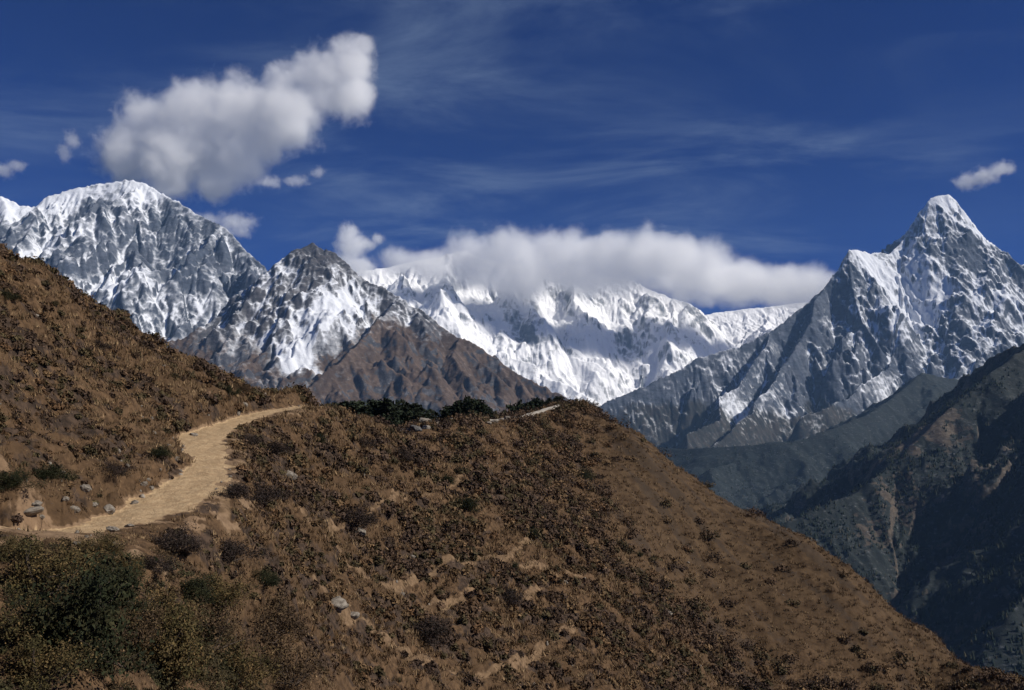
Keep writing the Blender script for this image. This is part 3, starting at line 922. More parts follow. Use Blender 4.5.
snt.links.new(s2, sbp.inputs['Height']); snt.links.new(sbp.outputs[0], sb.inputs['Normal'])
dstone_m, dnt, db = new_mat('dark_slate', 0.9, 0.15)
dco = objco(dnt)
dnt.links.new(mixc(dnt, rangen(dnt, noise(dnt, dco, 3.0, 7, 0.68), 0.35, 0.65), (0.045, 0.042, 0.040), (0.15, 0.14, 0.13)), db.inputs['Base Color'])

# which parts of the hillside can be seen (with a margin for a step to the side)
Wf = Zf / Yf
horizon = np.maximum.accumulate(Wf, axis=0)
vis = (Wf > horizon - 0.012) & (np.abs(A2) < 0.66) & (Yf > 11) & (Wf > -0.36)
cell_area = (GA[1] - GA[0]) * Yf * (GL[1] - GL[0]) * Yf
zy, zx = np.gradient(Zf)
dYr = np.gradient(Yf, axis=0)
dXc = np.gradient(Xf, axis=1)
slope_y = zy / np.maximum(dYr, 1e-6)
slope_x = zx / np.maximum(dXc, 1e-6)
area3 = cell_area * np.sqrt(1 + np.clip(slope_y ** 2 + slope_x ** 2, 0, 9))


def scatter(density, cap, seed):
    """random places on the hillside; density = per square metre, array like Xf"""
    r = np.random.default_rng(seed)
    p = (density * area3 * vis).ravel()
    n = int(min(cap, p.sum()))
    idx = r.choice(p.size, n, p=p / p.sum())
    i_, j = np.unravel_index(idx, Xf.shape)
    a = GA[j] + (r.random(n) - 0.5) * (GA[1] - GA[0])
    l = GL[i_] + (r.random(n) - 0.5) * (GL[1] - GL[0])
    y = np.exp(l)
    return np.stack([a * y, y, Zf[i_, j]], 1), i_, j


def tri_soup(centres, normals, size, r, elong=1.0):
    """one small random triangle per centre"""
    n = len(centres)
    t = r.normal(0, 1, (n, 3)); t -= (t * normals).sum(1, keepdims=True) * normals
    t /= np.linalg.norm(t, axis=1, keepdims=True) + 1e-9
    b = np.cross(normals, t)
    s = size[:, None]
    v = np.stack([centres + t * s * elong, centres - t * s * 0.6 * elong + b * s * 0.75, centres - t * s * 0.6 * elong - b * s * 0.75], 1)
    return v.reshape(-1, 3)


def unit(v):
    return v / (np.linalg.norm(v, axis=1, keepdims=True) + 1e-9)


PAL = np.array([[0.064, 0.042, 0.030], [0.088, 0.055, 0.034], [0.064, 0.049, 0.025], [0.138, 0.088, 0.046], [0.112, 0.065, 0.034], [0.078, 0.050, 0.034]])
GPAL = np.array([[0.165, 0.108, 0.058], [0.25, 0.172, 0.095], [0.12, 0.077, 0.042], [0.155, 0.094, 0.048], [0.088, 0.058, 0.032]])


def cushions(name, dens, cap, B, rad, leaf, seed, mat):
    r = np.random.default_rng(seed)
    pos, i_, j = scatter(dens, cap, seed)
    n = len(pos)
    R_ = rad[0] * (rad[1] / rad[0]) ** (r.random(n) ** 1.5) * np.clip(1 + 1.6 * fbm(pos[:, 0] / 3.5, (pos[:, 1] + 1.4 * pos[:, 2]) / 3.5, 3, seed + 9), 0.6, 1.8)
    R_ = R_ * np.clip(pos[:, 1] / 40, 0.62, 1.7)
    hgt = r.uniform(0.55, 1.0, n)
    d = r.normal(0, 1, (n, B, 3)); d[..., 2] = np.abs(d[..., 2]) * 0.9 + 0.05
    d /= np.linalg.norm(d, axis=2, keepdims=True)
    ph = r.uniform(0, 6.28, (n, 1)); az = np.arctan2(d[..., 1], d[..., 0])
    lob = 1 + 0.25 * np.sin(az * 3 + ph) + 0.18 * np.sin(az * 5 - 2 * ph)
    rr = R_[:, None] * lob * r.uniform(0.55, 1.08, (n, B))
    c = d * rr[..., None]
    c[..., 2] *= hgt[:, None]
    c = c + pos[:, None, :]
    c[..., 2] += slope_x[i_, j][:, None] * 0 - 0.05
    nr = unit((d + r.normal(0, 0.6, d.shape)).reshape(-1, 3))
    sz = (leaf * np.clip(pos[:, 1] / 30, 0.6, 3.0))[:, None] * r.uniform(0.6, 1.5, (n, B))
    v = tri_soup(c.reshape(-1, 3), nr, sz.ravel(), r, 1.5)
    pick = (fbm(pos[:, 0] / 6, (pos[:, 1] + 1.4 * pos[:, 2]) / 6, 3, seed) * 5 + r.normal(0, 1.2, n) + 2.0).astype(int) % len(PAL)
    col = PAL[pick][:, None, :] * r.uniform(0.6, 1.45, (n, B, 1)) * r.uniform(0.75, 1.25, (n, 1, 1))
    col = np.repeat(col.reshape(-1, 3), 3, 0)
    f = np.arange(len(v)).reshape(-1, 3)
    return link(name, raw_mesh(name, v, f, {'col': col}, False), mat)


def tufts(name, dens, cap, B, length, seed, mat):
    r = np.random.default_rng(seed)
    pos, i_, j = scatter(dens, cap, seed)
    n = len(pos)
    k = np.clip(pos[:, 1] / 32, 0.6, 2.6)
    base = pos[:, None, :] + r.normal(0, 0.085, (n, B, 3)) * k[:, None, None] * np.array([1, 1, 0.0]) + np.array([0, 0, -0.03])
    lean = np.stack([r.normal(0, 0.5, (n, B)), r.normal(-0.15, 0.5, (n, B)), np.ones((n, B))], -1)
    lean /= np.linalg.norm(lean, axis=2, keepdims=True)
    ln = length * k[:, None] * r.uniform(0.45, 1.2, (n, B)) * r.uniform(0.6, 1.3, (n, 1))
    tip = base + lean * ln[..., None]
    side = r.normal(0, 1, (n, B, 3)); side[..., 2] *= 0.1
    side /= np.linalg.norm(side, axis=2, keepdims=True)
    wd = (0.016 * k)[:, None, None] * r.uniform(0.7, 1.6, (n, B, 1))
    v = np.stack([base - side * wd, base + side * wd, tip], 2).reshape(-1, 3)
    pick = (fbm(pos[:, 0] / 5, (pos[:, 1] + 1.4 * pos[:, 2]) / 5, 3, seed) * 4 + r.normal(0, 1.0, n) + 2).astype(int) % len(GPAL)
    col = GPAL[pick][:, None, :] * r.uniform(0.65, 1.3, (n, B, 1))
    col = np.repeat(col.reshape(-1, 3), 3, 0)
    return link(name, raw_mesh(name, v, np.arange(len(v)).reshape(-1, 3), {'col': col}, False), mat)


oc = P(412, 430, 110)
ocD = np.hypot(Xf - oc[0], Yf - oc[1])
off_trail = smooth(tD, hw * 0.95, hw + 0.7) * smooth(rD, 1.0, 2.6) * smooth(ocD, 2.2, 4.2)
thin = np.clip(34 / Yf, 0.12, 2.2) ** 1.15
veg_off = (1 - 0.93 * sand) * off_trail
left_hill = (tS > 0) * smooth(tD, 1.5, 4.0) * (Yf < 110)
dscr = veg_off * (0.05 + 4.8 * scrubm + 0.6 * left_hill) * (1 - 0.85 * track) * thin * (1 - 0.6 * bare) * (1 - 0.97 * far_smooth)
tag(cushions('dwarf_scrub', dscr, 20000, 150, (0.16, 0.78), 0.046, 301, scrub_mat), 'low brown and purplish dwarf scrub carpeting the hillside', 'scrub', 'stuff')
olv = veg_off * smooth(32 - Yf, 0, 9) * smooth(-A2, 0.17, 0.30) * (tS <= 0) * smooth(tD, 2.6, 4.2) * 5.0
PAL_KEEP = PAL
PAL = np.array([[0.040, 0.036, 0.017], [0.055, 0.043, 0.021], [0.028, 0.029, 0.013], [0.075, 0.052, 0.027], [0.065, 0.043, 0.025], [0.034, 0.030, 0.016]])
tag(cushions('olive_scrub', olv, 2600, 330, (0.22, 0.62), 0.030, 305, scrub_mat), 'olive and rusty undergrowth in the bottom left corner', 'scrub', 'stuff')
PAL = PAL_KEEP
dgr = veg_off * (1.2 - 0.75 * scrubm) * 6.5 * thin * (1 - 0.9 * track) * (1 - 0.2 * far_smooth)
tag(tufts('dry_grass', dgr, 42000, 14, 0.19, 303, grass_mat), 'tan dry grass tufts between the scrub on the hillside', 'grass', 'stuff')


# ---- boulders
def ico(sub):
    t = (1 + 5 ** 0.5) / 2
    v = [(-1, t, 0), (1, t, 0), (-1, -t, 0), (1, -t, 0), (0, -1, t), (0, 1, t), (0, -1, -t), (0, 1, -t), (t, 0, -1), (t, 0, 1), (-t, 0, -1), (-t, 0, 1)]
    f = [(0, 11, 5), (0, 5, 1), (0, 1, 7), (0, 7, 10), (0, 10, 11), (1, 5, 9), (5, 11, 4), (11, 10, 2), (10, 7, 6), (7, 1, 8), (3, 9, 4), (3, 4, 2), (3, 2, 6), (3, 6, 8), (3, 8, 9), (4, 9, 5), (2, 4, 11), (6, 2, 10), (8, 6, 7), (9, 8, 1)]
    v = [np.array(q) / np.linalg.norm(q) for q in v]
    for _ in range(sub):
        cache, nf = {}, []

        def mid(a, b):
            k = (min(a, b), max(a, b))
            if k not in cache:
                q = v[a] + v[b]
                v.append(q / np.linalg.norm(q))
                cache[k] = len(v) - 1
            return cache[k]
        for a, b, c in f:
            x, y, z = mid(a, b), mid(b, c), mid(c, a)
            nf += [(a, x, z), (b, y, x), (c, z, y), (x, y, z)]
        f = nf
    return np.array(v), np.array(f)


ICO_V, ICO_F = ico(3)


def rock_mesh(seed):
    r = np.random.default_rng(seed)
    v = ICO_V.copy()
    for _ in range(9):                                     # flat broken faces
        n = unit(r.normal(0, 1, (1, 3)))[0]
        d = r.uniform(0.55, 0.88)
        k = v @ n
        v = v - np.outer(np.maximum(k - d, 0), n) * 0.92
    nz = fbm(v[:, 0] * 1.7 + seed, v[:, 1] * 1.7 + v[:, 2] * 1.3, 3, seed) * 0.22 + fbm(v[:, 0] * 5 + seed, v[:, 2] * 5 + v[:, 1] * 4, 3, seed + 5) * 0.09
    v = v * (1 + nz)[:, None]
    return raw_mesh('boulder', v, ICO_F)


ROCKS = [rock_mesh(400 + q) for q in range(7)]
DROCKS = [m_.copy() for m_ in ROCKS]
for m_ in ROCKS:
    m_.materials.append(stone_m)
for m_ in DROCKS:
    m_.materials.append(dstone_m)
rk = random.Random(5)


def boulder(px, py, wpx, label, group=None, ratio=0.7, dark=False, rotz=None, long=1.0, sink=0.3):
    """a stone lying on the hillside; wpx = its width in the photograph"""
    p = terrain_at(px, py)
    if p is None:
        return None
    half = wpx / F * p[1] / 2
    o = bpy.data.objects.new('boulder', rk.choice(DROCKS if dark else ROCKS))
    scene.collection.objects.link(o)
    o.scale = (half * long, half * rk.uniform(0.8, 1.1), half * ratio)
    o.rotation_euler = (rk.uniform(-0.3, 0.3), rk.uniform(-0.3, 0.3), rk.uniform(0, 6.28) if rotz is None else rotz)
    o.location = (p[0], p[1] + half * 0.5, min(p[2] + half * ratio * (0.5 - sink), ground_z(p[0], p[1] + half * 0.5) + half * ratio * (0.75 - sink)))
    return tag(o, label, 'boulder', None, group)


BANK = 'pale stones on the bank above the trail'
boulder(105, 514, 17, 'largest white boulder on the bank edge just above the trail', BANK)
boulder(72, 511, 12, 'white stone at the left end of the bank above the trail', BANK)
boulder(83, 499, 14, 'tan angular boulder topping the stone heap on the bank', BANK)
boulder(93, 506, 8, 'small grey stone between the tan boulder and the largest white boulder', BANK)
boulder(64, 503, 8, 'small tan stone behind the white stone at the left end of the bank', BANK)
boulder(133, 505, 9, 'lone pale stone right of the largest white boulder on the bank', BANK)
boulder(148, 483, 8, 'upper whitish stone in the small rubble patch by the bend', BANK)
boulder(143, 488, 8, 'left whitish stone in the small rubble patch by the bend', BANK)
boulder(150, 490, 7, 'lower right whitish stone in the small rubble patch by the bend', BANK)
boulder(25, 516, 24, 'grey flat slab lying in the sand at the left edge', None, 0.4, False, 0.5, 1.5, 0.75)
boulder(33, 522, 13, 'grey block leaning against the lower end of the flat slab', None, 0.55)
boulder(40, 516, 7, 'small pale stone beside the flat slab at the left edge')
boulder(75, 545, 10, 'stone half buried in the sand below the trail at the left')
boulder(112, 531, 13, 'low grey stone on the outer edge of the trail, left of its middle', 'edge stones of the trail', 0.45)
boulder(128, 527, 10, 'second low grey stone on the outer edge of the trail', 'edge stones of the trail', 0.45)
boulder(288, 479, 18, 'grey rounded boulder on the slope right of the trail bend')
boulder(193, 436, 9, 'stone on the inner side of the bend where the trail turns uphill')
boulder(243, 406, 9, 'stone on the bank where the trail climbs to the crest')
boulder(256, 402, 8, 'topmost stone on the bank where the trail climbs to the crest')
boulder(336, 611, 24, 'grey outcrop in the lower middle slope', None, 0.6)
boulder(352, 618, 14, 'smaller grey rock on the right of the outcrop in the lower middle slope', None, 0.6)
boulder(668, 617, 13, 'grey boulder on the edge between rough scrub and the smooth far spur')
boulder(412, 558, 7, 'single whitish stone in the grass of the middle slope')
boulder(358, 534, 15, 'grey rock under the dark shrub on the middle slope')
boulder(565, 585, 7, 'small pale stone beside the animal track on the lower right slope')
boulder(402, 434, 20, 'dark slate outcrop just below the saddle', None, 0.5, True, 0.1, 1.4)
boulder(415, 434, 14, 'dark rock beside the slate outcrop below the saddle', None, 0.6, True)
boulder(426, 429, 10, 'whitish block right of the slate outcrop below the saddle')
boulder(406, 428, 22, 'long pale rock above the slate outcrop below the saddle', None, 0.5, False, 0.0, 1.5, 0.1)
boulder(424, 425, 16, 'pale rounded rock at the right end of the outcrop, against the saddle skyline', None, 0.6, False, 0.0, 1.2, 0.1)
for px in (418, 425, 431, 437, 444, 452, 459, 466, 474, 481, 488, 494, 501, 507, 514):
    boulder(px, 421.5 + 3 * math.sin(px * 0.12) - (px - 418) * 0.02 + 2, rk.uniform(4, 8), 'small pale stone in the row along the saddle crest', 'row of pale stones along the saddle crest', 0.6)

# scattered small stones
r = np.random.default_rng(77)
rub = (tS > 0) * (tD > hw) * (1 - smooth(tD, hw + 0.8, hw + 2.6)) * (tT < 0.55) * smooth(tT, 0.2, 0.26)
pos, i_, j = scatter(rub * 1.6 * smooth(fbm(Xf / 1.3, Qf / 1.3, 3, 333), -0.1, 0.25) + (0.15 + 1.2 * bare + 1.5 * sand * (tD > hw * 0.7)) * thin * 0.6 * smooth(rD, 0.2, 0.7) * (0.10 + 0.9 * smooth(tD, hw * 0.75, hw)) * np.maximum(smooth(fbm(Xf / 2.5, Qf / 2.5, 3, 331), 0.0, 0.3), 0.5 * (tD < hw + 0.5)), 1400, 311)
sv, sf_ = ico(1)
n_ = len(pos)
ss = (0.04 * np.clip(pos[:, 1] / 30, 0.7, 3) * (1 + 1.3 * r.random(n_) ** 3))
vv = sv[None] * (1 + r.normal(0, 0.16, (n_, len(sv), 1))) * ss[:, None, None] * r.uniform(0.6, 1.3, (n_, 1, 3)) + pos[:, None, :]
ff = (sf_[None] + (np.arange(n_) * len(sv))[:, None, None]).reshape(-1, 3)
tag(link('loose_stones', raw_mesh('loose_stones', vv.reshape(-1, 3), ff, None, False), stone_m), 'loose small stones strewn over the slope', 'stones', 'stuff')


# ---- shrubs
def tube(path, r0, r1, sides=5):
    path = np.array(path, float)
    n = len(path)
    d = np.gradient(path, axis=0)
    d = unit(d)
    up = np.where(np.abs(d[:, 2:3]) > 0.9, np.array([[1.0, 0, 0]]), np.array([[0, 0, 1.0]]))
    u = unit(np.cross(d, up)); w_ = np.cross(d, u)
    rad_ = np.linspace(r0, r1, n)[:, None, None]
    a = np.linspace(0, 2 * math.pi, sides, endpoint=False)
    ring = path[:, None, :] + rad_ * (np.cos(a)[None, :, None] * u[:, None, :] + np.sin(a)[None, :, None] * w_[:, None, :])
    idx = np.arange(n * sides).reshape(n, sides)
    f = np.stack([idx[:-1], np.roll(idx[:-1], -1, 1), np.roll(idx[1:], -1, 1), idx[1:]], -1).reshape(-1, 4)
    return ring.reshape(-1, 3), f


def join(parts):
    V_, F_, o_ = [], [], 0
    for v, f in parts:
        V_.append(v); F_.append(f + o_); o_ += len(v)
    return np.concatenate(V_), np.concatenate(F_)


def shrub_meshes(seed, cols, leaves=2600, leaf=0.02, tall=0.9, twiggy=0.3):
    """unit-radius shrub: branching stems and leaf clumps at the branch ends"""
    r = np.random.default_rng(seed)
    stems, tips = [], []
    for b in range(16):
        a = r.uniform(0, 6.28); e = r.uniform(0.25, 1.45)
        d = np.array([math.cos(a) * math.cos(e), math.sin(a) * math.cos(e), math.sin(e) * tall])
        L = r.uniform(0.65, 1.0)
        path = [np.zeros(3)]
        for q in range(5):
            d = d + r.normal(0, 0.16, 3); path.append(path[-1] + d / np.linalg.norm(d) * L / 5)
        stems.append(tube(path, 0.022, 0.006))
        for q in range(5):
            s0 = path[r.integers(2, 6)]
            dd = d + r.normal(0, 0.7, 3); dd[2] = abs(dd[2]) * 0.8
            dd /= np.linalg.norm(dd)
            e_ = s0 + dd * r.uniform(0.18, 0.42)
            stems.append(tube([s0, (s0 + e_) / 2 + r.normal(0, 0.02, 3), e_], 0.008, 0.003, 4))
            tips.append(e_)
        tips.append(path[-1])
    tips = np.array(tips)
    k = r.integers(0, len(tips), leaves)
    sd = r.uniform(0.07, 0.17, len(tips))
    off = r.normal(0, 1, (leaves, 3)) * sd[k][:, None]
    c = tips[k] + off
    c[:, 2] = np.maximum(c[:, 2], -0.08)
    nr = unit(r.normal(0, 1, (leaves, 3)) + np.array([0, 0, 0.7]))
    v = tri_soup(c, nr, leaf * r.uniform(0.6, 1.5, leaves), r, 1.7)
    cl = r.integers(0, len(cols), len(tips))
    col = np.array(cols)[cl[k]] * r.uniform(0.6, 1.5, (leaves, 1))
    fm = raw_mesh('foliage', v, np.arange(len(v)).reshape(-1, 3), {'col': np.repeat(col, 3, 0)}, False)
    fm.materials.append(leaf_mat)
    sv_, sf2 = join(stems)
    sm = raw_mesh('stems', sv_, sf2)
    sm.materials.append(bark_m)
    return fm, sm


GREEN = [(0.016, 0.020, 0.009), (0.024, 0.027, 0.012), (0.034, 0.032, 0.014)]
OLIVE = [(0.078, 0.060, 0.024), (0.104, 0.074, 0.032), (0.052, 0.045, 0.018), (0.125, 0.082, 0.036)]
RUST = [(0.075, 0.048, 0.026), (0.055, 0.036, 0.022), (0.095, 0.064, 0.034)]
PURPLE = [(0.034, 0.024, 0.021), (0.046, 0.032, 0.026), (0.028, 0.022, 0.018)]
KINDS = {'green': [shrub_meshes(500 + q, GREEN, 9000, 0.021) for q in range(3)], 'olive': [shrub_meshes(510 + q, OLIVE, 7500, 0.020) for q in range(4)],
         'rust': [shrub_meshes(520 + q, RUST, 6000, 0.020) for q in range(3)], 'purple': [shrub_meshes(530 + q, PURPLE, 5000, 0.024, 0.7) for q in range(4)]}
sr = random.Random(9)


def shrub(kind, px, py, wpx, label, group=None, tall=1.0):
    p = terrain_at(px, py)
    if p is None:
        return
    rad_ = wpx / F * p[1] / 2
    e = bpy.data.objects.new('shrub', None)
    scene.collection.objects.link(e)
    e.empty_display_size = 0.2
    e.location = (p[0], p[1] + 0.3 * rad_, p[2] - 0.04)
    e.scale = (rad_, rad_, rad_ * tall)
    e.rotation_euler = (0, 0, sr.uniform(0, 6.28))
    tag(e, label, 'shrub', None, group)
    fm, sm = sr.choice(KINDS[kind])
    link('foliage', fm, parent=e)
    link('stems', sm, parent=e)


NB = 'shrubs in the bottom left corner'
shrub('green', 66, 672, 140, 'big dark green bush near the bottom edge, darkest of the near shrubs', NB, 1.25)
shrub('green', 98, 612, 70, 'dark green bush just behind the big dark one, upper right of it', NB, 1.1)
shrub('olive', 30, 600, 95, 'olive shrub at the left edge below the sand', NB, 1.0)
shrub('olive', 18, 650, 90, 'tall olive shrub at the left edge above the bottom corner', NB, 0.9)
shrub('olive', 35, 692, 90, 'olive shrub in the very bottom left corner', NB, 0.9)
shrub('olive', 160, 690, 105, 'olive brown bush on the bottom edge right of the big dark bush', NB, 1.15)
shrub('olive', 150, 640, 85, 'golden olive bush right of the big dark bush', NB, 1.0)
shrub('rust', 205, 660, 90, 'rust brown bush left of the middle of the bottom left slope', NB, 1.0)
shrub('olive', 232, 692, 80, 'olive bush on the bottom edge, rightmost of the near shrubs', NB, 1.0)
shrub('olive', 68, 580, 60, 'small olive shrub just under the sand and the trail', NB, 0.9)
shrub('rust', 40, 565, 42, 'rusty shrub at the lower edge of the sandy patch', NB, 0.9)
shrub('olive', 92, 562, 52, 'olive shrub directly below the outer edge of the trail', NB, 0.8)
shrub('olive', 122, 578, 50, 'olive shrub between the trail edge and the golden olive bush', NB, 0.8)
shrub('olive', 8, 562, 44, 'olive shrub touching the left edge beneath the flat slab', NB, 0.9)
shrub('rust', 268, 640, 80, 'rust brown bush right of the near shrubs, on open slope', NB, 1.0)
shrub('rust', 290, 690, 80, 'rusty bush on the bottom edge, furthest right of the bottom left thicket', NB, 1.0)
shrub('olive', 215, 618, 60, 'olive bush on the upper rim of the bottom left thicket', NB, 1.1)
shrub('rust', 122, 648, 70, 'rust brown bush between the big dark bush and the golden olive bush', NB, 1.1)
shrub('green', 190, 602, 48, 'dark green shrub standing alone under the trail bend', None, 0.9)
shrub('purple', 170, 555, 56, 'purplish brown shrub on the bare earth under the trail', None, 0.8)
shrub('purple', 150, 572, 46, 'purplish shrub left of the dark green one under the trail bend', None, 0.7)
shrub('purple', 230, 568, 60, 'broad purplish shrub right of the dark green one under the bend', None, 0.7)
shrub('green', 262, 590, 40, 'dark green shrub on the slope, further right under the bend', None, 0.7)
shrub('purple', 262, 510, 55, 'dark purplish shrub on the slope right of the trail', None, 0.7)
shrub('purple', 232, 500, 44, 'purplish shrub close under the outer edge of the bend', None, 0.7)
shrub('purple', 275, 455, 38, 'purplish shrub below the upper leg of the trail', None, 0.7)
shrub('purple', 248, 447, 30, 'small purplish shrub hugging the outside of the bend', None, 0.7)
shrub('purple', 352, 528, 50, 'dark shrub with grey rock at its foot on the middle slope', None, 0.7)
shrub('green', 462, 512, 30, 'dark green shrub in the centre of the slope', None, 0.8)
shrub('green', 447, 484, 18, 'small dark shrub above the one in the centre of the slope', None, 0.8)
shrub('purple', 506, 604, 34, 'dark rounded shrub between two animal tracks', None, 0.7)
shrub('green', 530, 540, 24, 'dark shrub where the animal tracks meet', None, 0.7)
shrub('green', 512, 572, 18, 'small dark shrub beside the middle animal track', None, 0.7)
shrub('purple', 420, 640, 60, 'broad dark shrub low on the slope above the lowest track', None, 0.6)
shrub('purple', 398, 462, 30, 'dark shrub under the slate outcrop', None, 0.7)
shrub('green', 318, 447, 26, 'dark shrub under the crest where the trail goes out of sight', None, 0.7)
shrub('purple', 360, 448, 34, 'low dark shrub on the knoll left of the slate outcrop', None, 0.6)
shrub('green', 585, 480, 20, 'dark shrub high on the slope below the ridge hump', None, 0.7)
shrub('green', 640, 560, 14, 'small dark shrub on the smooth spur', None, 0.7)
shrub('green', 712, 640, 12, 'dark shrub low on the smooth spur', None, 0.7)
shrub('green', 12, 492, 50, 'dark shrub on the bank at the left edge above the sand', None, 0.7)
shrub('green', 50, 482, 40, 'dark shrub overhanging the cut bank at the left', None, 0.7)
shrub('purple', 110, 478, 36, 'dark shrub above the stone heap on the bank', None, 0.7)
shrub('green', 160, 458, 28, 'dark shrub above the trail on the inside of the bend', None, 0.7)
shrub('green', 6, 300, 26, 'dark shrub high on the left hill at the picture edge', None, 0.7)
shrub('purple', 98, 352, 26, 'dark shrub near the skyline of the left hill', None, 0.7)
shrub('rust', 240, 392, 26, 'shrub at the foot of the left skyline above the climbing trail', None, 0.8)
shrub('green', 228, 396, 20, 'small dark shrub beside the one above the climbing trail', None, 0.8)


# ---- conifers behind the saddle
def conifer_meshes(seed, leaves=1500):
    r = np.random.default_rng(seed)
    trunk = tube([[0, 0, -0.05], [0.01, 0, 0.3], [-0.005, 0.01, 0.65], [0, 0, 0.97]], 0.028, 0.006, 7)
    parts_ = [trunk]
    cs, ns, cl = [], [], []
    nb = 46
    for b in range(nb):
        t = (b + r.random()) / nb
        z = 0.10 + 0.86 * t
        L = (0.33 * (1 - t) ** 0.65 + 0.035) * r.uniform(0.6, 1.2)
        a = r.uniform(0, 6.28)
        d = np.array([math.cos(a), math.sin(a), r.uniform(-0.12, 0.28)])
        e = np.array([0, 0, z]) + d * L
        parts_.append(tube([[0, 0, z], e * 0.5 + np.array([0, 0, z]) * 0.5 + [0, 0, 0.01], e], 0.008, 0.002, 4))
        m = leaves // nb
        s_ = r.random(m) ** 0.6
        c = np.array([0, 0, z]) + d * L * s_[:, None] + r.normal(0, 1, (m, 3)) * np.array([0.035, 0.035, 0.025]) * (0.5 + L * 2.4)
        cs.append(c); ns.append(unit(r.normal(0, 0.7, (m, 3)) + np.array([0, 0, 0.8])))
        cl.append(np.repeat(r.uniform(0.6, 1.5), m))
    c = np.concatenate(cs); n = np.concatenate(ns); k = np.concatenate(cl)
    v = tri_soup(c, n, 0.020 * r.uniform(0.7, 1.5, len(c)), r, 1.5)
    col = np.array([0.020, 0.027, 0.015]) * k[:, None] * r.uniform(0.7, 1.4, (len(c), 1))
    cm = raw_mesh('crown', v, np.arange(len(v)).reshape(-1, 3), {'col': np.repeat(col, 3, 0)}, False)
    cm.materials.append(needle_mat)
    tv, tf = join(parts_)
    tm_ = raw_mesh('trunk', tv, tf)
    tm_.materials.append(bark_m)
    return cm, tm_


CONI = [conifer_meshes(600 + q) for q in range(5)]
cr = random.Random(21)


def conifer(px, top, Y, label, group):
    a, w = aw(px, top)
    x = a * Y
    z0 = ground_z(x, Y)
    h = w * Y - z0
    if h < 1.5:
        return
    e = bpy.data.objects.new('conifer', None)
    scene.collection.objects.link(e)
    e.location = (x, Y, z0)
    wide = min(h, 8) * cr.uniform(1.0, 1.5)
    e.scale = (wide, wide, h)
    e.rotation_euler = (cr.uniform(-0.05, 0.05), cr.uniform(-0.05, 0.05), cr.uniform(0, 6.28))
    tag(e, label, 'tree', None, group)
    cm, tm_ = cr.choice(CONI)
    link('crown', cm, parent=e)
    link('trunk', tm_, parent=e)


def clump(x0, x1, tops, n, Y0, Y1, label, group):
    for q in range(n):
        px = x0 + (x1 - x0) * (q + cr.uniform(-0.3, 0.3) + 0.5) / n
        t = np.interp(px, [c[0] for c in tops], [c[1] for c in tops]) + cr.uniform(-3, 4)
        conifer(px, t, cr.uniform(Y0, Y1), label, group)


clump(330, 432, [(325, 404), (338, 399), (352, 402), (372, 400), (392, 399), (405, 402), (420, 407), (436, 412)], 32, 122, 160,
      'dark conifer in the left and longest stand behind the saddle', 'left stand of conifers behind the saddle')
clump(440, 496, [(438, 410), (452, 403), (468, 397), (480, 400), (490, 404), (500, 410)], 19, 150, 185, 'dark conifer in the middle stand behind the saddle', 'middle stand of conifers behind the saddle')
clump(506, 566, [(502, 408), (512, 402), (528, 398), (545, 397), (560, 398), (572, 401)], 19, 186, 225, 'dark conifer in the right stand behind the sloping ridge path', 'right stand of conifers behind the ridge path')
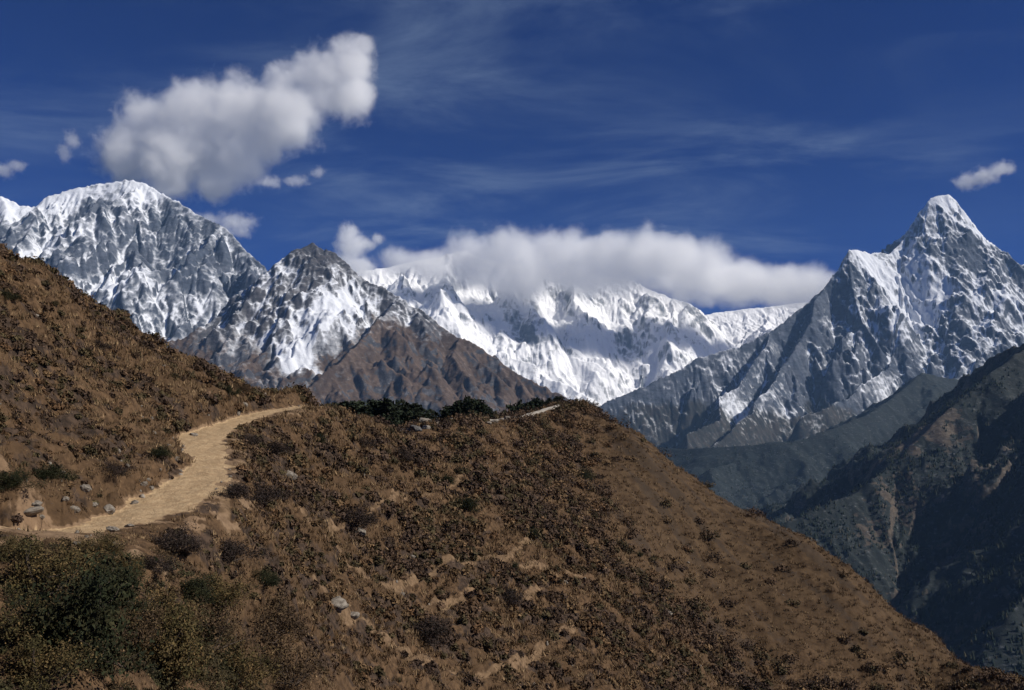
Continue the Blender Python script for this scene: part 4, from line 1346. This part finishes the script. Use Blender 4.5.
# ------------------------------------------------------------------ clouds
def cloud(label, Y, blobs, density, nscale, cut=0.5, amp=1.0, thick=1.0, seed=0, aniso=0.0):
    """a volume of droplets: soft union of ellipsoids eaten into by fractal noise. blobs: (px, py, half width px[, half height px])"""
    B = []
    r = np.random.default_rng(seed)
    for b in blobs:
        rx = b[2] / F * Y
        rz = (b[3] if len(b) > 3 else b[2]) / F * Y
        rx, rz = rx * 1.15, rz * 1.15
        c = P(b[0], b[1], Y + r.uniform(-0.3, 0.3) * rx)
        B.append((c, rx, max(rx * 0.8, rz) * thick, rz))
    cen = np.mean([b[0] for b in B], 0)
    base = cen.copy()
    # hull: one closed lumpy skin round all blobs, by sampling a field on a grid
    lo = np.min([b[0] - np.array(b[1:]) * 1.25 for b in B], 0); hi = np.max([b[0] + np.array(b[1:]) * 1.25 for b in B], 0)
    bm = bpy.data.meshes.new('cloud_puffs')
    sv, sf3 = ico(2)
    V_ = np.concatenate([sv * np.array(b[1:]) * 1.45 + b[0] - cen for b in B])
    F_ = np.concatenate([sf3 + q * len(sv) for q in range(len(B))])
    me = raw_mesh('cloud', V_, F_)
    m = bpy.data.materials.new('cloud_droplets')
    m.use_nodes = True
    nt = m.node_tree
    nt.nodes.clear()
    out = N(nt, 'ShaderNodeOutputMaterial')
    pv = N(nt, 'ShaderNodeVolumePrincipled', i={'Color': (1, 1, 1, 1), 'Anisotropy': aniso})
    co = objco(nt)
    big = N(nt, 'ShaderNodeTexNoise', i={'Scale': nscale, 'Detail': 5.0, 'Roughness': 0.64, 'Distortion': 0.3})
    nt.links.new(co, big.inputs[0])
    warp = N(nt, 'ShaderNodeVectorMath', operation='MULTIPLY_ADD')
    nt.links.new(big.outputs['Color'], warp.inputs[0])
    wamp = 0.30 / nscale
    warp.inputs[1].default_value = (wamp, wamp, wamp)
    sh = N(nt, 'ShaderNodeVectorMath', operation='SUBTRACT')
    nt.links.new(co, sh.inputs[0]); sh.inputs[1].default_value = (wamp * 0.5,) * 3
    nt.links.new(sh.outputs[0], warp.inputs[2])
    acc = None
    for c, rx, ry, rz in B:
        mp_ = N(nt, 'ShaderNodeMapping', vector_type='POINT')
        q = c - cen
        mp_.inputs['Scale'].default_value = (1 / rx, 1 / ry, 1 / rz)
        mp_.inputs['Location'].default_value = (-q[0] / rx, -q[1] / ry, -q[2] / rz)
        nt.links.new(warp.outputs[0], mp_.inputs[0])
        ln = N(nt, 'ShaderNodeVectorMath', operation='LENGTH')
        nt.links.new(mp_.outputs[0], ln.inputs[0])
        val = math_(nt, 'SUBTRACT', 1.0, ln.outputs['Value'])
        if acc is None:
            acc = val
        else:
            n = N(nt, 'ShaderNodeMath', operation='SMOOTH_MAX', i={2: 0.18})
            nt.links.new(acc, n.inputs[0]); nt.links.new(val, n.inputs[1])
            acc = n.outputs[0]
    nz = math_(nt, 'MULTIPLY', math_(nt, 'SUBTRACT', big.outputs['Fac'], cut), amp)
    tot = math_(nt, 'ADD', math_(nt, 'MULTIPLY', acc, 1.35), nz)
    d = rangen(nt, tot, 0.0, 1.0, 0.0, density)
    nt.links.new(d, pv.inputs['Density'])
    nt.links.new(pv.outputs[0], out.inputs['Volume'])
    me.materials.append(m)
    o = link('cloud', me, loc=tuple(cen))
    # weld the overlapping puffs into one closed skin
    rm_ = o.modifiers.new('skin', 'REMESH')
    rm_.mode = 'VOXEL'
    rm_.voxel_size = float(min(b[1] for b in B)) * 0.22
    bpy.data.meshes.remove(bm)
    tag(o, label, 'cloud')
    return o


cloud('large white cumulus floating above the broad snow-streaked massif', 13000,
      [(128, 155, 34), (150, 132, 36), (170, 165, 36), (205, 150, 46), (190, 112, 34), (238, 160, 32), (262, 138, 30), (215, 178, 24), (240, 118, 42), (285, 118, 36), (282, 85, 22), (322, 80, 40, 32), (352, 62, 26), (350, 96, 28), (364, 46, 12)],
      0.0066, 0.0030, 0.50, 2.2, seed=1)
cloud('long white cloud bank wrapped round the crest of the glaciated wall', 14700,
      [(396, 262, 22, 15), (428, 266, 32, 19), (470, 262, 38, 30), (505, 248, 32, 24), (518, 275, 50, 28), (560, 262, 50, 34), (605, 265, 54, 36), (650, 259, 54, 32), (690, 270, 56, 34), (735, 282, 52, 27), (785, 286, 50, 24), (822, 286, 30, 17)],
      0.0072, 0.0023, 0.48, 1.8, 0.55, seed=2)
cloud('small upright white puff behind the jagged dark summit', 12000, [(345, 262, 16), (352, 246, 18), (349, 233, 12), (366, 244, 12, 8), (378, 238, 9, 6), (358, 268, 22, 14)], 0.008, 0.0080, 0.53, 2.0, seed=3)
cloud('small bright cloud wisp above the right of the pyramid peak', 12000, [(968, 182, 16, 9), (985, 176, 18, 10), (1002, 168, 14, 9)], 0.006, 0.0085, 0.53, 2.4, seed=4)
cloud('faint small cloud scrap at the left edge of the sky', 12000, [(2, 170, 16, 9), (16, 166, 12, 7)], 0.004, 0.0090, 0.54, 2.6, seed=5)
cloud('thin slanting cloud scrap left of the large cumulus', 12000, [(64, 152, 8, 12), (72, 140, 9, 12)], 0.003, 0.0100, 0.54, 2.8, seed=6)
cloud('thin cloud scrap under the right side of the large cumulus', 12500, [(270, 182, 16, 7), (296, 181, 16, 6), (318, 172, 9, 7)], 0.0035, 0.0095, 0.54, 2.7, seed=7)
cloud('ragged thin cloud drifting off the lee of the rounded snow cap', 12500, [(205, 222, 22, 10), (235, 222, 26, 11), (222, 232, 20, 8), (240, 232, 14, 8)], 0.0035, 0.0095, 0.54, 2.7, seed=8)
